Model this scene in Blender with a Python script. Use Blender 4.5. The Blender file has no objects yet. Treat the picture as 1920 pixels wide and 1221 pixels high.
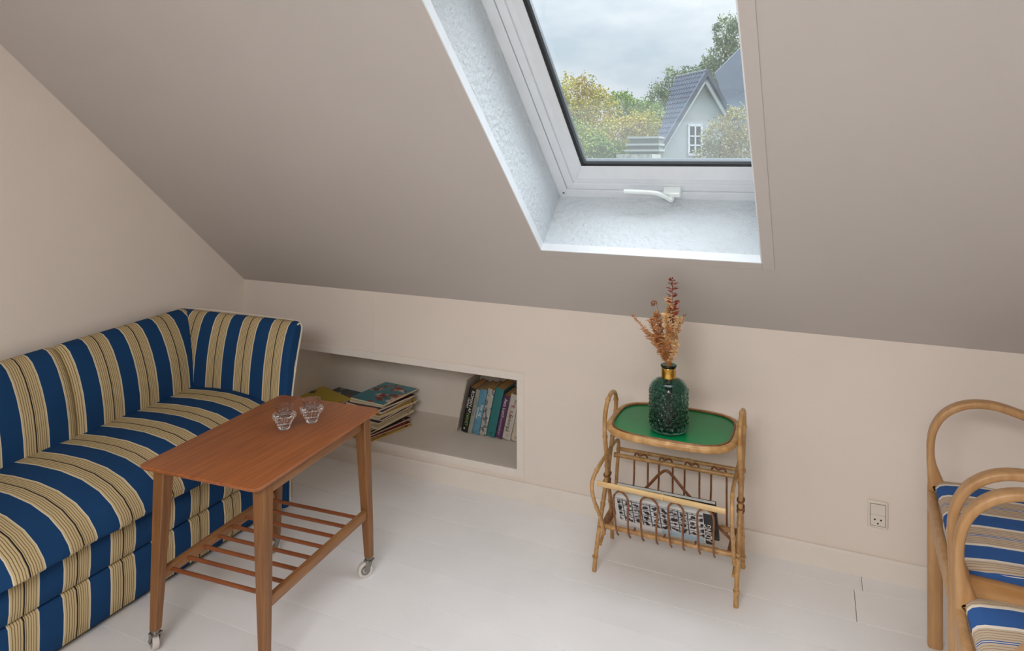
import bpy, bmesh, math, random
from mathutils import Vector, Matrix
import numpy as np
random.seed(7)
rng = np.random.default_rng(7)
sc = bpy.context.scene
COL = sc.collection
PI = math.pi

# ------------------------------------------------------------------ camera
cam = bpy.data.cameras.new('camera')
camo = bpy.data.objects.new('camera', cam)
COL.objects.link(camo)
sc.camera = camo
cam.sensor_fit = 'HORIZONTAL'
cam.sensor_width = 36.0
cam.lens = 36.0 * 1281.07 / 1920.0
cam.shift_y = -(610.5 - 295.76) / 1920.0
cam.clip_start = 0.05
cam.clip_end = 400
camo.location = (2.6069, -2.5727, 1.4)
camo.rotation_euler = (PI / 2, 0, 0.41853)

# ------------------------------------------------------------------ exposure
sc.view_settings.view_transform = 'Standard'
sc.view_settings.look = 'None'
sc.view_settings.exposure = 0.0
sc.view_settings.gamma = 1.0
sc.view_settings.use_curve_mapping = False
sc.cycles.max_bounces = 14
sc.cycles.diffuse_bounces = 8
sc.cycles.glossy_bounces = 6
sc.cycles.transmission_bounces = 12
sc.cycles.transparent_max_bounces = 16
sc.cycles.caustics_reflective = False
sc.cycles.caustics_refractive = False
sc.cycles.sample_clamp_indirect = 6
sc.cycles.use_denoising = True

# ------------------------------------------------------------------ overcast sky
world = bpy.data.worlds.new('overcast_sky')
sc.world = world
world.use_nodes = True
nt = world.node_tree
nt.nodes.clear()
def wn(t, **k):
    n = nt.nodes.new(t)
    for a, b in k.items():
        setattr(n, a, b)
    return n
tc = wn('ShaderNodeTexCoord')
mp = wn('ShaderNodeMapping')
mp.inputs['Scale'].default_value = (1.0, 1.0, 2.6)
no = wn('ShaderNodeTexNoise')
no.inputs['Scale'].default_value = 3.2
no.inputs['Detail'].default_value = 5
no.inputs['Roughness'].default_value = 0.55
nt.links.new(tc.outputs['Generated'], mp.inputs['Vector'])
nt.links.new(mp.outputs['Vector'], no.inputs['Vector'])
cr = wn('ShaderNodeValToRGB')
cr.color_ramp.elements[0].position = 0.40
cr.color_ramp.elements[0].color = (0.50, 0.60, 0.68, 1)
cr.color_ramp.elements[1].position = 0.61
cr.color_ramp.elements[1].color = (0.78, 0.83, 0.87, 1)
nt.links.new(no.outputs['Fac'], cr.inputs['Fac'])
sep = wn('ShaderNodeSeparateXYZ')
nt.links.new(tc.outputs['Generated'], sep.inputs[0])
mr = wn('ShaderNodeMapRange')
mr.inputs['From Min'].default_value = 0.0
mr.inputs['From Max'].default_value = 1.0
mr.inputs['To Min'].default_value = 0.95
mr.inputs['To Max'].default_value = 2.6
nt.links.new(sep.outputs['Z'], mr.inputs['Value'])
bg = wn('ShaderNodeBackground')
nt.links.new(cr.outputs['Color'], bg.inputs['Color'])
nt.links.new(mr.outputs['Result'], bg.inputs['Strength'])
wo = wn('ShaderNodeOutputWorld')
nt.links.new(bg.outputs[0], wo.inputs[0])

# ------------------------------------------------------------------ lights
def add_light(name, kind, loc, direction, energy, color, **k):
    l = bpy.data.lights.new(name, kind)
    l.energy = energy
    l.color = color
    for a, b in k.items():
        setattr(l, a, b)
    o = bpy.data.objects.new(name, l)
    COL.objects.link(o)
    o.location = loc
    o.rotation_euler = Vector(direction).to_track_quat('-Z', 'Y').to_euler()
    return o
# diffuse sun behind the cloud layer, coming in through the skylight
add_light('veiled_sun', 'SUN', (3, 6, 8), (-0.20, -0.47, -0.86), 8.5, (0.88, 0.945, 1.0), angle=1.7)
# fill light added high behind the camera, no window is built there
add_light('rear_fill_light', 'AREA', (2.3, -3.45, 1.84), (0.03, 0.38, -0.925), 73, (1.0, 0.985, 0.975),
          shape='RECTANGLE', size=1.4, size_y=1.0)
add_light('side_fill_light', 'AREA', (4.75, -2.6, 1.45), (-1.0, 0.18, -0.1), 3, (1.0, 0.97, 0.94),
          shape='RECTANGLE', size=1.3, size_y=1.1)  # weak fill added from the right, that wall has no window

# ================================================================== helpers
WLOC = {}
class MB:
    def __init__(s):
        s.v = []; s.f = []; s.u = []; s.m = []; s.cur = 0
    def vert(s, p, u=0.0):
        s.v.append(tuple(p)); s.u.append(u); return len(s.v) - 1
    def face(s, ids, m=None):
        s.f.append(tuple(ids)); s.m.append(s.cur if m is None else m)
    def quad(s, a, b, c, d, m=None, u=0.0):
        i = [s.vert(p, u) for p in (a, b, c, d)]
        s.face(i, m)
    def box(s, x0, x1, y0, y1, z0, z1, M=None, m=None, u=0.0):
        P = [(x0, y0, z0), (x1, y0, z0), (x1, y1, z0), (x0, y1, z0), (x0, y0, z1), (x1, y0, z1), (x1, y1, z1), (x0, y1, z1)]
        if M is not None:
            P = [tuple(M @ Vector(p)) for p in P]
        i = [s.vert(p, u) for p in P]
        for q in ((0, 3, 2, 1), (4, 5, 6, 7), (0, 1, 5, 4), (1, 2, 6, 5), (2, 3, 7, 6), (3, 0, 4, 7)):
            s.face([i[k] for k in q], m)
    def grid(s, rows, cu=False, cv=False, us=None, m=None):
        n, k = len(rows), len(rows[0])
        ids = [[s.vert(rows[i][j], us[i][j] if us else 0.0) for j in range(k)] for i in range(n)]
        for i in range(n if cu else n - 1):
            for j in range(k if cv else k - 1):
                i2, j2 = (i + 1) % n, (j + 1) % k
                s.face((ids[i][j], ids[i2][j], ids[i2][j2], ids[i][j2]), m)
        return ids
    def tube(s, pts, r, n=8, closed=False, m=None):
        P = [Vector(p) for p in pts]
        N = len(P)
        R = r if isinstance(r, (list, tuple)) else [r] * N
        T = []
        for i in range(N):
            a = P[(i - 1) % N] if (closed or i > 0) else P[i]
            b = P[(i + 1) % N] if (closed or i < N - 1) else P[i]
            t = (b - a)
            T.append(t.normalized() if t.length > 1e-9 else Vector((0, 0, 1)))
        up = Vector((0, 0, 1)) if abs(T[0].z) < .9 else Vector((1, 0, 0))
        nrm = (up - T[0] * up.dot(T[0])).normalized()
        rows = []
        for i in range(N):
            nrm = (nrm - T[i] * nrm.dot(T[i])).normalized()
            bi = T[i].cross(nrm)
            rows.append([P[i] + (nrm * math.cos(2 * PI * k / n) + bi * math.sin(2 * PI * k / n)) * R[i] for k in range(n)])
        ids = s.grid(rows, cu=closed, cv=True, m=m)
        if not closed:
            s.face(ids[0], m); s.face(ids[-1][::-1], m)
    def lathe(s, prof, c=(0, 0, 0), n=32, m=None, cap0=True, cap1=True, rf=None):
        rows = []
        for (r, z) in prof:
            rows.append([(c[0] + (r if not rf else rf(r, z, 2 * PI * k / n)) * math.cos(2 * PI * k / n),
                          c[1] + (r if not rf else rf(r, z, 2 * PI * k / n)) * math.sin(2 * PI * k / n), c[2] + z) for k in range(n)])
        ids = s.grid(rows, cv=True, m=m)
        if cap0: s.face(ids[0][::-1], m)
        if cap1: s.face(ids[-1], m)
    def ribbon(s, pts, w, d, nrm_axis=(0, 1, 0), m=None, rr=0.3):
        """rectangular section swept along a planar path; w in plane, d along nrm_axis"""
        A = Vector(nrm_axis); P = [Vector(p) for p in pts]; N = len(P)
        W = w if isinstance(w, (list, tuple)) else [w] * N
        D = d if isinstance(d, (list, tuple)) else [d] * N
        rows = []
        for i in range(N):
            a = P[max(i - 1, 0)]; b = P[min(i + 1, N - 1)]
            t = (b - a).normalized(); q = t.cross(A).normalized()
            c = min(W[i], D[i]) * rr
            hw, hd = W[i] / 2, D[i] / 2
            sec = [(-hw + c, -hd), (hw - c, -hd), (hw - c * .3, -hd + c * .3), (hw, -hd + c), (hw, hd - c), (hw - c * .3, hd - c * .3), (hw - c, hd), (-hw + c, hd), (-hw + c * .3, hd - c * .3), (-hw, hd - c), (-hw, -hd + c), (-hw + c * .3, -hd + c * .3)]
            rows.append([P[i] + q * x + A * y for x, y in sec])
        ids = s.grid(rows, cv=True, m=m)
        s.face(ids[0][::-1], m); s.face(ids[-1], m)
    def build(s, name, mat, parent=None, smooth=True, bevel=0.0, seg=2, angle=40, flip=False):
        me = bpy.data.meshes.new(name)
        off = WLOC.get(parent.name, Vector((0, 0, 0))) if parent else Vector((0, 0, 0))
        me.from_pydata([tuple(Vector(p) - off) for p in s.v], [], s.f)
        mats = mat if isinstance(mat, (list, tuple)) else [mat]
        for mm in mats: me.materials.append(mm)
        if len(mats) > 1: me.polygons.foreach_set('material_index', s.m)
        if any(s.u):
            at = me.attributes.new('stripe', 'FLOAT', 'POINT')
            at.data.foreach_set('value', s.u)
        bm = bmesh.new(); bm.from_mesh(me)
        bmesh.ops.recalc_face_normals(bm, faces=bm.faces)
        bm.to_mesh(me); bm.free()
        if smooth:
            me.polygons.foreach_set('use_smooth', [True] * len(me.polygons))
            try: me.set_sharp_from_angle(angle=math.radians(angle))
            except Exception: pass
        o = bpy.data.objects.new(name, me)
        COL.objects.link(o)
        if parent: o.parent = parent
        WLOC[o.name] = off
        if bevel:
            b = o.modifiers.new('bevel', 'BEVEL'); b.width = bevel; b.segments = seg; b.limit_method = 'ANGLE'; b.angle_limit = math.radians(35)
        return o

def tag(o, label=None, cat=None, group=None, kind=None):
    if label: o['label'] = label
    if cat: o['category'] = cat
    if group: o['group'] = group
    if kind: o['kind'] = kind
    return o
def thing(name, label, cat, loc, group=None):
    o = bpy.data.objects.new(name, None); COL.objects.link(o)
    o.location = loc; o.empty_display_size = .05
    WLOC[o.name] = Vector(loc)
    return tag(o, label, cat, group)
def smooth_path(pts, sub=6, closed=False):
    P = [Vector(p) for p in pts]; N = len(P); out = []
    for i in range(N if closed else N - 1):
        p0 = P[(i - 1) % N] if (closed or i > 0) else P[0] * 2 - P[1]
        p1 = P[i]; p2 = P[(i + 1) % N]
        p3 = P[(i + 2) % N] if (closed or i < N - 2) else P[-1] * 2 - P[-2]
        for k in range(sub):
            t = k / sub
            out.append(0.5 * ((2 * p1) + (p2 - p0) * t + (2 * p0 - 5 * p1 + 4 * p2 - p3) * t * t + (3 * p1 - p0 - 3 * p2 + p3) * t ** 3))
    if not closed: out.append(P[-1])
    return out
def interp(xs, ys, x): return float(np.interp(x, xs, ys))

# ================================================================== materials
def srgb(r, g, b):
    f = lambda c: (c / 255 / 12.92) if c / 255 <= .04045 else ((c / 255 + .055) / 1.055) ** 2.4
    return (f(r), f(g), f(b), 1)
def newmat(name):
    m = bpy.data.materials.new(name); m.use_nodes = True
    return m, m.node_tree, m.node_tree.nodes['Principled BSDF']
def simple(name, c, rough=.5, metal=0, var=0.0, vscale=20, bump=0.0, bscale=60, coat=0, spec=.5, stretch=None, detail=4, bdist=.004):
    m, t, p = newmat(name)
    p.inputs['Roughness'].default_value = rough; p.inputs['Metallic'].default_value = metal
    p.inputs['Specular IOR Level'].default_value = spec; p.inputs['Coat Weight'].default_value = coat
    p.inputs['Base Color'].default_value = c
    co = t.nodes.new('ShaderNodeTexCoord'); mp = t.nodes.new('ShaderNodeMapping')
    if stretch: mp.inputs['Scale'].default_value = stretch
    t.links.new(co.outputs['Object'], mp.inputs['Vector'])
    if var or not bump:
        n = t.nodes.new('ShaderNodeTexNoise'); n.inputs['Scale'].default_value = vscale; n.inputs['Detail'].default_value = detail
        t.links.new(mp.outputs['Vector'], n.inputs['Vector'])
        mx = t.nodes.new('ShaderNodeMix'); mx.data_type = 'RGBA'
        v = max(var, .02)
        mx.inputs['A'].default_value = tuple(x * (1 - v) for x in c[:3]) + (1,)
        mx.inputs['B'].default_value = tuple(min(1, x * (1 + v)) for x in c[:3]) + (1,)
        rp = t.nodes.new('ShaderNodeMapRange'); rp.inputs['From Min'].default_value = .3; rp.inputs['From Max'].default_value = .7
        t.links.new(n.outputs['Fac'], rp.inputs['Value']); t.links.new(rp.outputs['Result'], mx.inputs['Factor'])
        t.links.new(mx.outputs['Result'], p.inputs['Base Color'])
    if bump:
        n2 = t.nodes.new('ShaderNodeTexNoise'); n2.inputs['Scale'].default_value = bscale; n2.inputs['Detail'].default_value = 3
        t.links.new(mp.outputs['Vector'], n2.inputs['Vector'])
        b = t.nodes.new('ShaderNodeBump'); b.inputs['Strength'].default_value = bump; b.inputs['Distance'].default_value = bdist
        t.links.new(n2.outputs['Fac'], b.inputs['Height']); t.links.new(b.outputs['Normal'], p.inputs['Normal'])
    return m
M = {}
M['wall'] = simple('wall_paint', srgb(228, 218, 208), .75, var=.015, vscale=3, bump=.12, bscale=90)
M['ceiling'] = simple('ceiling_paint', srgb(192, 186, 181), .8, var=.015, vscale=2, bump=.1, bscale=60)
M['trim'] = simple('trim_paint', srgb(230, 223, 214), .5, var=.02, vscale=12)
M['niche'] = simple('niche_paint', srgb(226, 218, 208), .6, var=.02, vscale=8)
M['reveal'] = simple('reveal_paint', srgb(207, 213, 217), .6, var=.01, vscale=30, bump=1.0, bscale=52, bdist=.010)
M['white'] = simple('window_lacquer', srgb(226, 230, 234), .3, var=.01)
M['gasket'] = simple('black_rubber', srgb(22, 24, 28), .5)
M['steelgrey'] = simple('grey_bead', srgb(92, 98, 102), .35, metal=.5)
M['handle'] = simple('handle_lacquer', srgb(244, 250, 248), .3, metal=.2)
M['plastic'] = simple('outlet_plastic', srgb(226, 218, 205), .4)
M['socket_hole'] = simple('socket_hole', srgb(20, 18, 16), .7)
# painted floor
m, t, p = newmat('white_floor_paint')
oi = t.nodes.new('ShaderNodeObjectInfo'); co = t.nodes.new('ShaderNodeTexCoord'); ge = t.nodes.new('ShaderNodeNewGeometry')
n = t.nodes.new('ShaderNodeTexNoise'); n.inputs['Scale'].default_value = 5; n.inputs['Detail'].default_value = 6
t.links.new(ge.outputs['Position'], n.inputs['Vector'])
mx = t.nodes.new('ShaderNodeMix'); mx.data_type = 'RGBA'
mx.inputs['A'].default_value = srgb(234, 234, 234); mx.inputs['B'].default_value = srgb(248, 248, 249)
t.links.new(n.outputs['Fac'], mx.inputs['Factor'])
hv = t.nodes.new('ShaderNodeHueSaturation')
mr2 = t.nodes.new('ShaderNodeMapRange'); mr2.inputs['To Min'].default_value = .96; mr2.inputs['To Max'].default_value = 1.02
t.links.new(oi.outputs['Random'], mr2.inputs['Value']); t.links.new(mr2.outputs['Result'], hv.inputs['Value'])
t.links.new(mx.outputs['Result'], hv.inputs['Color']); t.links.new(hv.outputs['Color'], p.inputs['Base Color'])
n3 = t.nodes.new('ShaderNodeTexNoise'); n3.inputs['Scale'].default_value = 1.0; n3.inputs['Detail'].default_value = 5
mp3 = t.nodes.new('ShaderNodeMapping'); mp3.inputs['Scale'].default_value = (6, 40, 6)
t.links.new(ge.outputs['Position'], mp3.inputs['Vector']); t.links.new(mp3.outputs['Vector'], n3.inputs['Vector'])
bp = t.nodes.new('ShaderNodeBump'); bp.inputs['Strength'].default_value = .25; bp.inputs['Distance'].default_value = .002
t.links.new(n3.outputs['Fac'], bp.inputs['Height']); t.links.new(bp.outputs['Normal'], p.inputs['Normal'])
p.inputs['Roughness'].default_value = .45; p.inputs['Specular IOR Level'].default_value = .4
M['floor'] = m
M['subfloor'] = simple('dark_gap', srgb(104, 98, 92), .9)

def stripe_mat(name, period, phase, stops, weave=900, lin=True):
    m, t, p = newmat(name)
    a = t.nodes.new('ShaderNodeAttribute'); a.attribute_name = 'stripe'
    m1 = t.nodes.new('ShaderNodeMath'); m1.operation = 'MULTIPLY_ADD'; m1.inputs[1].default_value = 1 / period; m1.inputs[2].default_value = 100 - phase / period
    m2 = t.nodes.new('ShaderNodeMath'); m2.operation = 'FRACT'
    t.links.new(a.outputs['Fac'], m1.inputs[0]); t.links.new(m1.outputs[0], m2.inputs[0])
    r = t.nodes.new('ShaderNodeValToRGB'); r.color_ramp.interpolation = 'CONSTANT'
    el = r.color_ramp.elements
    el[0].position = 0; el[0].color = stops[0][1]
    el[1].position = stops[1][0]; el[1].color = stops[1][1]
    for pos, c in stops[2:]:
        e = el.new(pos); e.color = c
    t.links.new(m2.outputs[0], r.inputs['Fac'])
    co = t.nodes.new('ShaderNodeTexCoord')
    n = t.nodes.new('ShaderNodeTexNoise'); n.inputs['Scale'].default_value = 7; n.inputs['Detail'].default_value = 4
    t.links.new(co.outputs['Object'], n.inputs['Vector'])
    hv = t.nodes.new('ShaderNodeHueSaturation'); mr = t.nodes.new('ShaderNodeMapRange')
    mr.inputs['To Min'].default_value = .86; mr.inputs['To Max'].default_value = 1.14
    t.links.new(n.outputs['Fac'], mr.inputs['Value']); t.links.new(mr.outputs['Result'], hv.inputs['Value'])
    t.links.new(r.outputs['Color'], hv.inputs['Color']); t.links.new(hv.outputs['Color'], p.inputs['Base Color'])
    n2 = t.nodes.new('ShaderNodeTexNoise'); n2.inputs['Scale'].default_value = weave; n2.inputs['Detail'].default_value = 1
    t.links.new(co.outputs['Object'], n2.inputs['Vector'])
    b = t.nodes.new('ShaderNodeBump'); b.inputs['Strength'].default_value = .25; b.inputs['Distance'].default_value = .001
    t.links.new(n2.outputs['Fac'], b.inputs['Height']); t.links.new(b.outputs['Normal'], p.inputs['Normal'])
    p.inputs['Roughness'].default_value = .9; p.inputs['Specular IOR Level'].default_value = .15
    return m
def sofa_stops():
    blue, wh, cr_, ol, nv = srgb(28, 66, 108), srgb(220, 210, 186), srgb(200, 182, 142), srgb(128, 106, 68), srgb(22, 26, 44)
    s = [(0.0, blue), (.435, wh)]
    a = .46
    for k in range(5):
        s.append((a + k * .05, cr_)); s.append((a + k * .05 + .034, ol))
    s.append((.705, nv)); s.append((.73, cr_))
    a = .745
    for k in range(5):
        s.append((a + k * .046, ol)); s.append((a + k * .046 + .015, cr_))
    s.append((.977, wh))
    return s
def chair_stops():
    blue, wh, bg_, ol = srgb(58, 100, 164), srgb(238, 230, 216), srgb(208, 190, 166), srgb(170, 146, 120)
    s = [(0.0, blue), (.36, wh), (.42, bg_)]
    for k in range(4):
        s.append((.455 + k * .05, ol)); s.append((.47 + k * .05, bg_))
    s.append((.65, blue)); s.append((.67, wh)); s.append((.685, blue)); s.append((.705, bg_))
    for k in range(4):
        s.append((.75 + k * .05, ol)); s.append((.765 + k * .05, bg_))
    s.append((.94, wh))
    return s
PS = 0.147
M['sofa_back_a'] = stripe_mat('sofa_stripe_back_left', .150, -1.074, sofa_stops())
M['sofa_back_b'] = stripe_mat('sofa_stripe_back_right', .148, -.943, sofa_stops())
M['sofa_seat'] = stripe_mat('sofa_stripe_seat', .148, -1.255, sofa_stops())
M['sofa_base'] = stripe_mat('sofa_stripe_base', .143, -1.248, sofa_stops())
M['sofa_arm'] = stripe_mat('sofa_stripe_arm', .155, .204, sofa_stops())
M['chair_seat'] = stripe_mat('chair_stripe', .162, .0, chair_stops(), weave=700)
M['piping'] = simple('piping_cord', srgb(216, 208, 190), .8)
M['sofa_dark'] = simple('sofa_underside', srgb(40, 40, 46), .9)

def wood(name, c1, c2, axis=(1, 1, 12), rough=.4, scale=14, coat=.1):
    m, t, p = newmat(name)
    co = t.nodes.new('ShaderNodeTexCoord'); mp = t.nodes.new('ShaderNodeMapping'); mp.inputs['Scale'].default_value = axis
    t.links.new(co.outputs['Object'], mp.inputs['Vector'])
    n = t.nodes.new('ShaderNodeTexNoise'); n.inputs['Scale'].default_value = scale; n.inputs['Detail'].default_value = 6; n.inputs['Distortion'].default_value = .6
    t.links.new(mp.outputs['Vector'], n.inputs['Vector'])
    r = t.nodes.new('ShaderNodeValToRGB'); r.color_ramp.elements[0].position = .35; r.color_ramp.elements[1].position = .68
    r.color_ramp.elements[0].color = c1; r.color_ramp.elements[1].color = c2
    t.links.new(n.outputs['Fac'], r.inputs['Fac']); t.links.new(r.outputs['Color'], p.inputs['Base Color'])
    p.inputs['Roughness'].default_value = rough; p.inputs['Coat Weight'].default_value = coat; p.inputs['Coat Roughness'].default_value = .3
    b = t.nodes.new('ShaderNodeBump'); b.inputs['Strength'].default_value = .08; b.inputs['Distance'].default_value = .001
    t.links.new(n.outputs['Fac'], b.inputs['Height']); t.links.new(b.outputs['Normal'], p.inputs['Normal'])
    return m
M['teak_top'] = wood('teak_top', srgb(138, 76, 34), srgb(166, 96, 46), (30, 1.6, 30), .42, 3)
M['teak_leg'] = wood('teak_leg', srgb(112, 72, 34), srgb(138, 92, 48), (40, 40, 2), .45, 2)
M['teak_rail'] = wood('teak_rail', srgb(128, 84, 46), srgb(152, 106, 62), (40, 2, 40), .45, 2)
M['teak_dowel'] = wood('teak_dowel', srgb(118, 62, 28), srgb(140, 78, 38), (2, 40, 40), .45, 2)
M['beech'] = wood('beech_wood', srgb(178, 134, 86), srgb(196, 154, 106), (14, 14, 2.5), .42, 3)
M['beech_x'] = wood('beech_wood_lengthwise', srgb(176, 128, 74), srgb(192, 146, 92), (2.5, 14, 14), .42, 3)
M['cane'] = wood('cane', srgb(166, 120, 66), srgb(202, 160, 102), (9, 9, 9), .4, 4, .2)
M['cane_light'] = wood('cane_light', srgb(208, 170, 112), srgb(226, 194, 140), (3, 20, 20), .4, 3, .2)
M['cane_dark'] = wood('cane_dark', srgb(112, 66, 36), srgb(146, 94, 56), (8, 8, 8), .45, 5, .1)
M['green'] = simple('green_laminate', srgb(6, 128, 72), .32, var=.03)
M['chrome'] = simple('dull_chrome', srgb(150, 146, 140), .3, metal=.9)
M['tyre'] = simple('white_tyre', srgb(206, 200, 194), .5)
M['brass'] = simple('brass_collar', srgb(206, 166, 84), .22, metal=1)

def glass(name, color, rough=0.0, ior=1.47, bump=0, bscale=60):
    m, t, p = newmat(name)
    p.inputs['Base Color'].default_value = color; p.inputs['Transmission Weight'].default_value = 1
    p.inputs['Roughness'].default_value = rough; p.inputs['IOR'].default_value = ior
    if bump:
        co = t.nodes.new('ShaderNodeTexCoord'); n = t.nodes.new('ShaderNodeTexNoise'); n.inputs['Scale'].default_value = bscale
        t.links.new(co.outputs['Object'], n.inputs['Vector'])
        b = t.nodes.new('ShaderNodeBump'); b.inputs['Strength'].default_value = bump; b.inputs['Distance'].default_value = .003
        t.links.new(n.outputs['Fac'], b.inputs['Height']); t.links.new(b.outputs['Normal'], p.inputs['Normal'])
    return m
M['clear_glass'] = glass('clear_glass', (.84, .82, .82, 1), .02, 1.5)
M['green_glass'] = glass('green_glass', (.17, .40, .34, 1), .02, 1.45)
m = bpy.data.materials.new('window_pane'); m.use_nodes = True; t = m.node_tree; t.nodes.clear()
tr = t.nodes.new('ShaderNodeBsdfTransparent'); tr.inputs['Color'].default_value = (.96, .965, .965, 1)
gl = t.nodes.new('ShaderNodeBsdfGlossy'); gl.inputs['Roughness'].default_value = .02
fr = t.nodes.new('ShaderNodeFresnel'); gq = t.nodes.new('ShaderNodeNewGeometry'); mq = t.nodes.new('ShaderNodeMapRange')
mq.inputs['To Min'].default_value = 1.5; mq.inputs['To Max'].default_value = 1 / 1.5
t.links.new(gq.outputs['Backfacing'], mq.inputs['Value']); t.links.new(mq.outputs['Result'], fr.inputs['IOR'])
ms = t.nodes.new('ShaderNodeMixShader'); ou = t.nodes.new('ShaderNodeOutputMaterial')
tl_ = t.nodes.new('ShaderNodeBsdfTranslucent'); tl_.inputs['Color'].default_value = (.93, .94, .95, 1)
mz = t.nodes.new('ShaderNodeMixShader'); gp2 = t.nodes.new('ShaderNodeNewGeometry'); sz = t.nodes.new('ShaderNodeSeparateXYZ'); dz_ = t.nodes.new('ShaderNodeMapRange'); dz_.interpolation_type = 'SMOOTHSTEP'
dz_.inputs['From Min'].default_value = 1.545; dz_.inputs['From Max'].default_value = 1.60; dz_.inputs['To Min'].default_value = .032; dz_.inputs['To Max'].default_value = .012   # reflection veil painted into the glass, stronger low on the pane
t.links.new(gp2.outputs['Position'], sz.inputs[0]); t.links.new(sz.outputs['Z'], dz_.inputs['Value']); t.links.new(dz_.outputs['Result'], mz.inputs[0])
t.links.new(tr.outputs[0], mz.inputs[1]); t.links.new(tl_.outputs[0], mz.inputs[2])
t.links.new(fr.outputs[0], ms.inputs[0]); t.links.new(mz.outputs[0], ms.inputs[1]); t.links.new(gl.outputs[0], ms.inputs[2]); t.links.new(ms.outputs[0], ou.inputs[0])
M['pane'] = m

# ================================================================== room shell
K = .7931; SL = .7325; TS = math.tan(SL)
WX0, WX1 = 1.7145, 2.4538
WXR = 2.565                                           # right side of the window behind the flared reveal
NV = Vector((0, math.sin(SL), math.cos(SL)))          # outward normal of the sloped ceiling
UV = Vector((0, -math.cos(SL), math.sin(SL)))         # up the slope
OV = Vector((0, -.31173, 1.07343))                    # lower edge of the skylight opening
XR, YB, ZT = 4.9, -4.7, 2.32
SOPEN = 1.22                                          # opening length up the slope
def sl(x, s, n=0.0): return Vector((x, 0, 0)) + OV + UV * s + NV * n
S0 = -(OV - Vector((0, 0, K))).dot(UV)                # s at the knee wall
S1 = (ZT - OV.z) / UV.z                               # s at the flat ceiling
yT = sl(0, S1).y
# niche
NX0, NX1, NZ0, NZ1, ND = .215, 1.486, .122, .487, .39

def struct(o, k='structure'):
    o['kind'] = k; return o
# left wall (gable) with some thickness
def gable(x0, x1, name):
    b = MB()
    prof = [(0, 0), (0, K), (yT, ZT), (YB - yT, ZT), (YB, K), (YB, 0)]
    a = [b.vert((x0, y, z)) for y, z in prof]; c = [b.vert((x1, y, z)) for y, z in prof]
    b.face(a); b.face(c[::-1])
    for i in range(6): b.face((a[i], a[(i + 1) % 6], c[(i + 1) % 6], c[i]))
    return struct(b.build(name, M['wall'], smooth=False))
gable(-.1, 0, 'wall_left')
gable(XR, XR + .1, 'wall_right')
# knee wall with the niche opening
b = MB()
for (x0, x1, z0, z1) in ((0, XR, NZ1, K), (0, XR, -.02, NZ0), (0, NX0, NZ0, NZ1), (NX1, XR, NZ0, NZ1)):
    b.quad((x0, 0, z0), (x1, 0, z0), (x1, 0, z1), (x0, 0, z1))
b.build('wall_back', M['wall'], smooth=False)['kind'] = 'structure'
wb = bpy.data.objects['wall_back']
# faint vertical panel joint over the niche
b = MB(); b.box(.776, .781, -.0025, 0, .52, .782); b.build('panel_joint', M['wall'], wb, smooth=False)
# niche lining
wn_ = struct(thing('wall_niche', None, None, (NX0, 0, NZ0)))
b = MB(); b.box(NX0 - .015, NX1 + .015, 0.001, ND, NZ0 - .018, NZ0 - .0004); b.build('bottom_board', M['niche'], wn_, smooth=False)
b = MB(); b.box(NX0 - .015, NX1 + .015, 0.001, ND, NZ1, NZ1 + .015); b.build('top_board', M['niche'], wn_, smooth=False)
b = MB(); b.box(NX0 - .015, NX1 + .015, ND, ND + .015, NZ0 - .018, NZ1 + .015); b.build('back_board', M['niche'], wn_, smooth=False)
for x in (NX0 - .015, NX1):
    b = MB(); b.box(x, x + .015, 0.001, ND, NZ0, NZ1); b.build('side_board', M['niche'], wn_, smooth=False)
# niche casing
tn = struct(thing('trim_1', None, None, (NX0, 0, NZ0)))
for (x0, x1, z0, z1) in ((NX0 - .032, NX1 + .031, NZ1, .519), (NX0 - .032, NX1 + .031, .091, NZ0), (NX0 - .032, NX0, NZ0, NZ1), (NX1, NX1 + .031, NZ0, NZ1)):
    b = MB(); b.box(x0, x1, -.006, .012, z0, z1); b.build('casing_strip', M['trim'], tn, smooth=False, bevel=.0015)
# baseboard
b = MB()
for (y0, z0, y1, z1) in ((-.014, 0, -.014, .066), (-.014, .066, -.008, .0733), (-.008, .0733, 0, .0733)):
    b.quad((0, y0, z0), (XR, y0, z0), (XR, y1, z1), (0, y1, z1))
struct(b.build('baseboard_back', M['trim'], smooth=False))
b = MB(); b.box(0, .012, YB, -.014, 0, .07); struct(b.build('baseboard_left', M['trim'], smooth=False, bevel=.004))
# sloped ceiling with skylight opening
b = MB()
def sq(x0, x1, s0, s1): b.quad(sl(x0, s0), sl(x1, s0), sl(x1, s1), sl(x0, s1))
sq(0, WX0, S0, S1); sq(WX1, XR, S0, S1); sq(WX0, WX1, S0, 0); sq(WX0, WX1, SOPEN, S1)
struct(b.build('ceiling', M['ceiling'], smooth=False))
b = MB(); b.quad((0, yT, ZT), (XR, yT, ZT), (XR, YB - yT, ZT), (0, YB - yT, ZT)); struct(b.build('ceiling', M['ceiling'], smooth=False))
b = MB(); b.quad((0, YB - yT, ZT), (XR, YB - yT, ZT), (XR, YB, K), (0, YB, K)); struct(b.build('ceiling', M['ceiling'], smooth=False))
b = MB(); b.box(0, XR, YB - .1, YB, 0, K); struct(b.build('wall_front', M['wall'], smooth=False))
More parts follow.
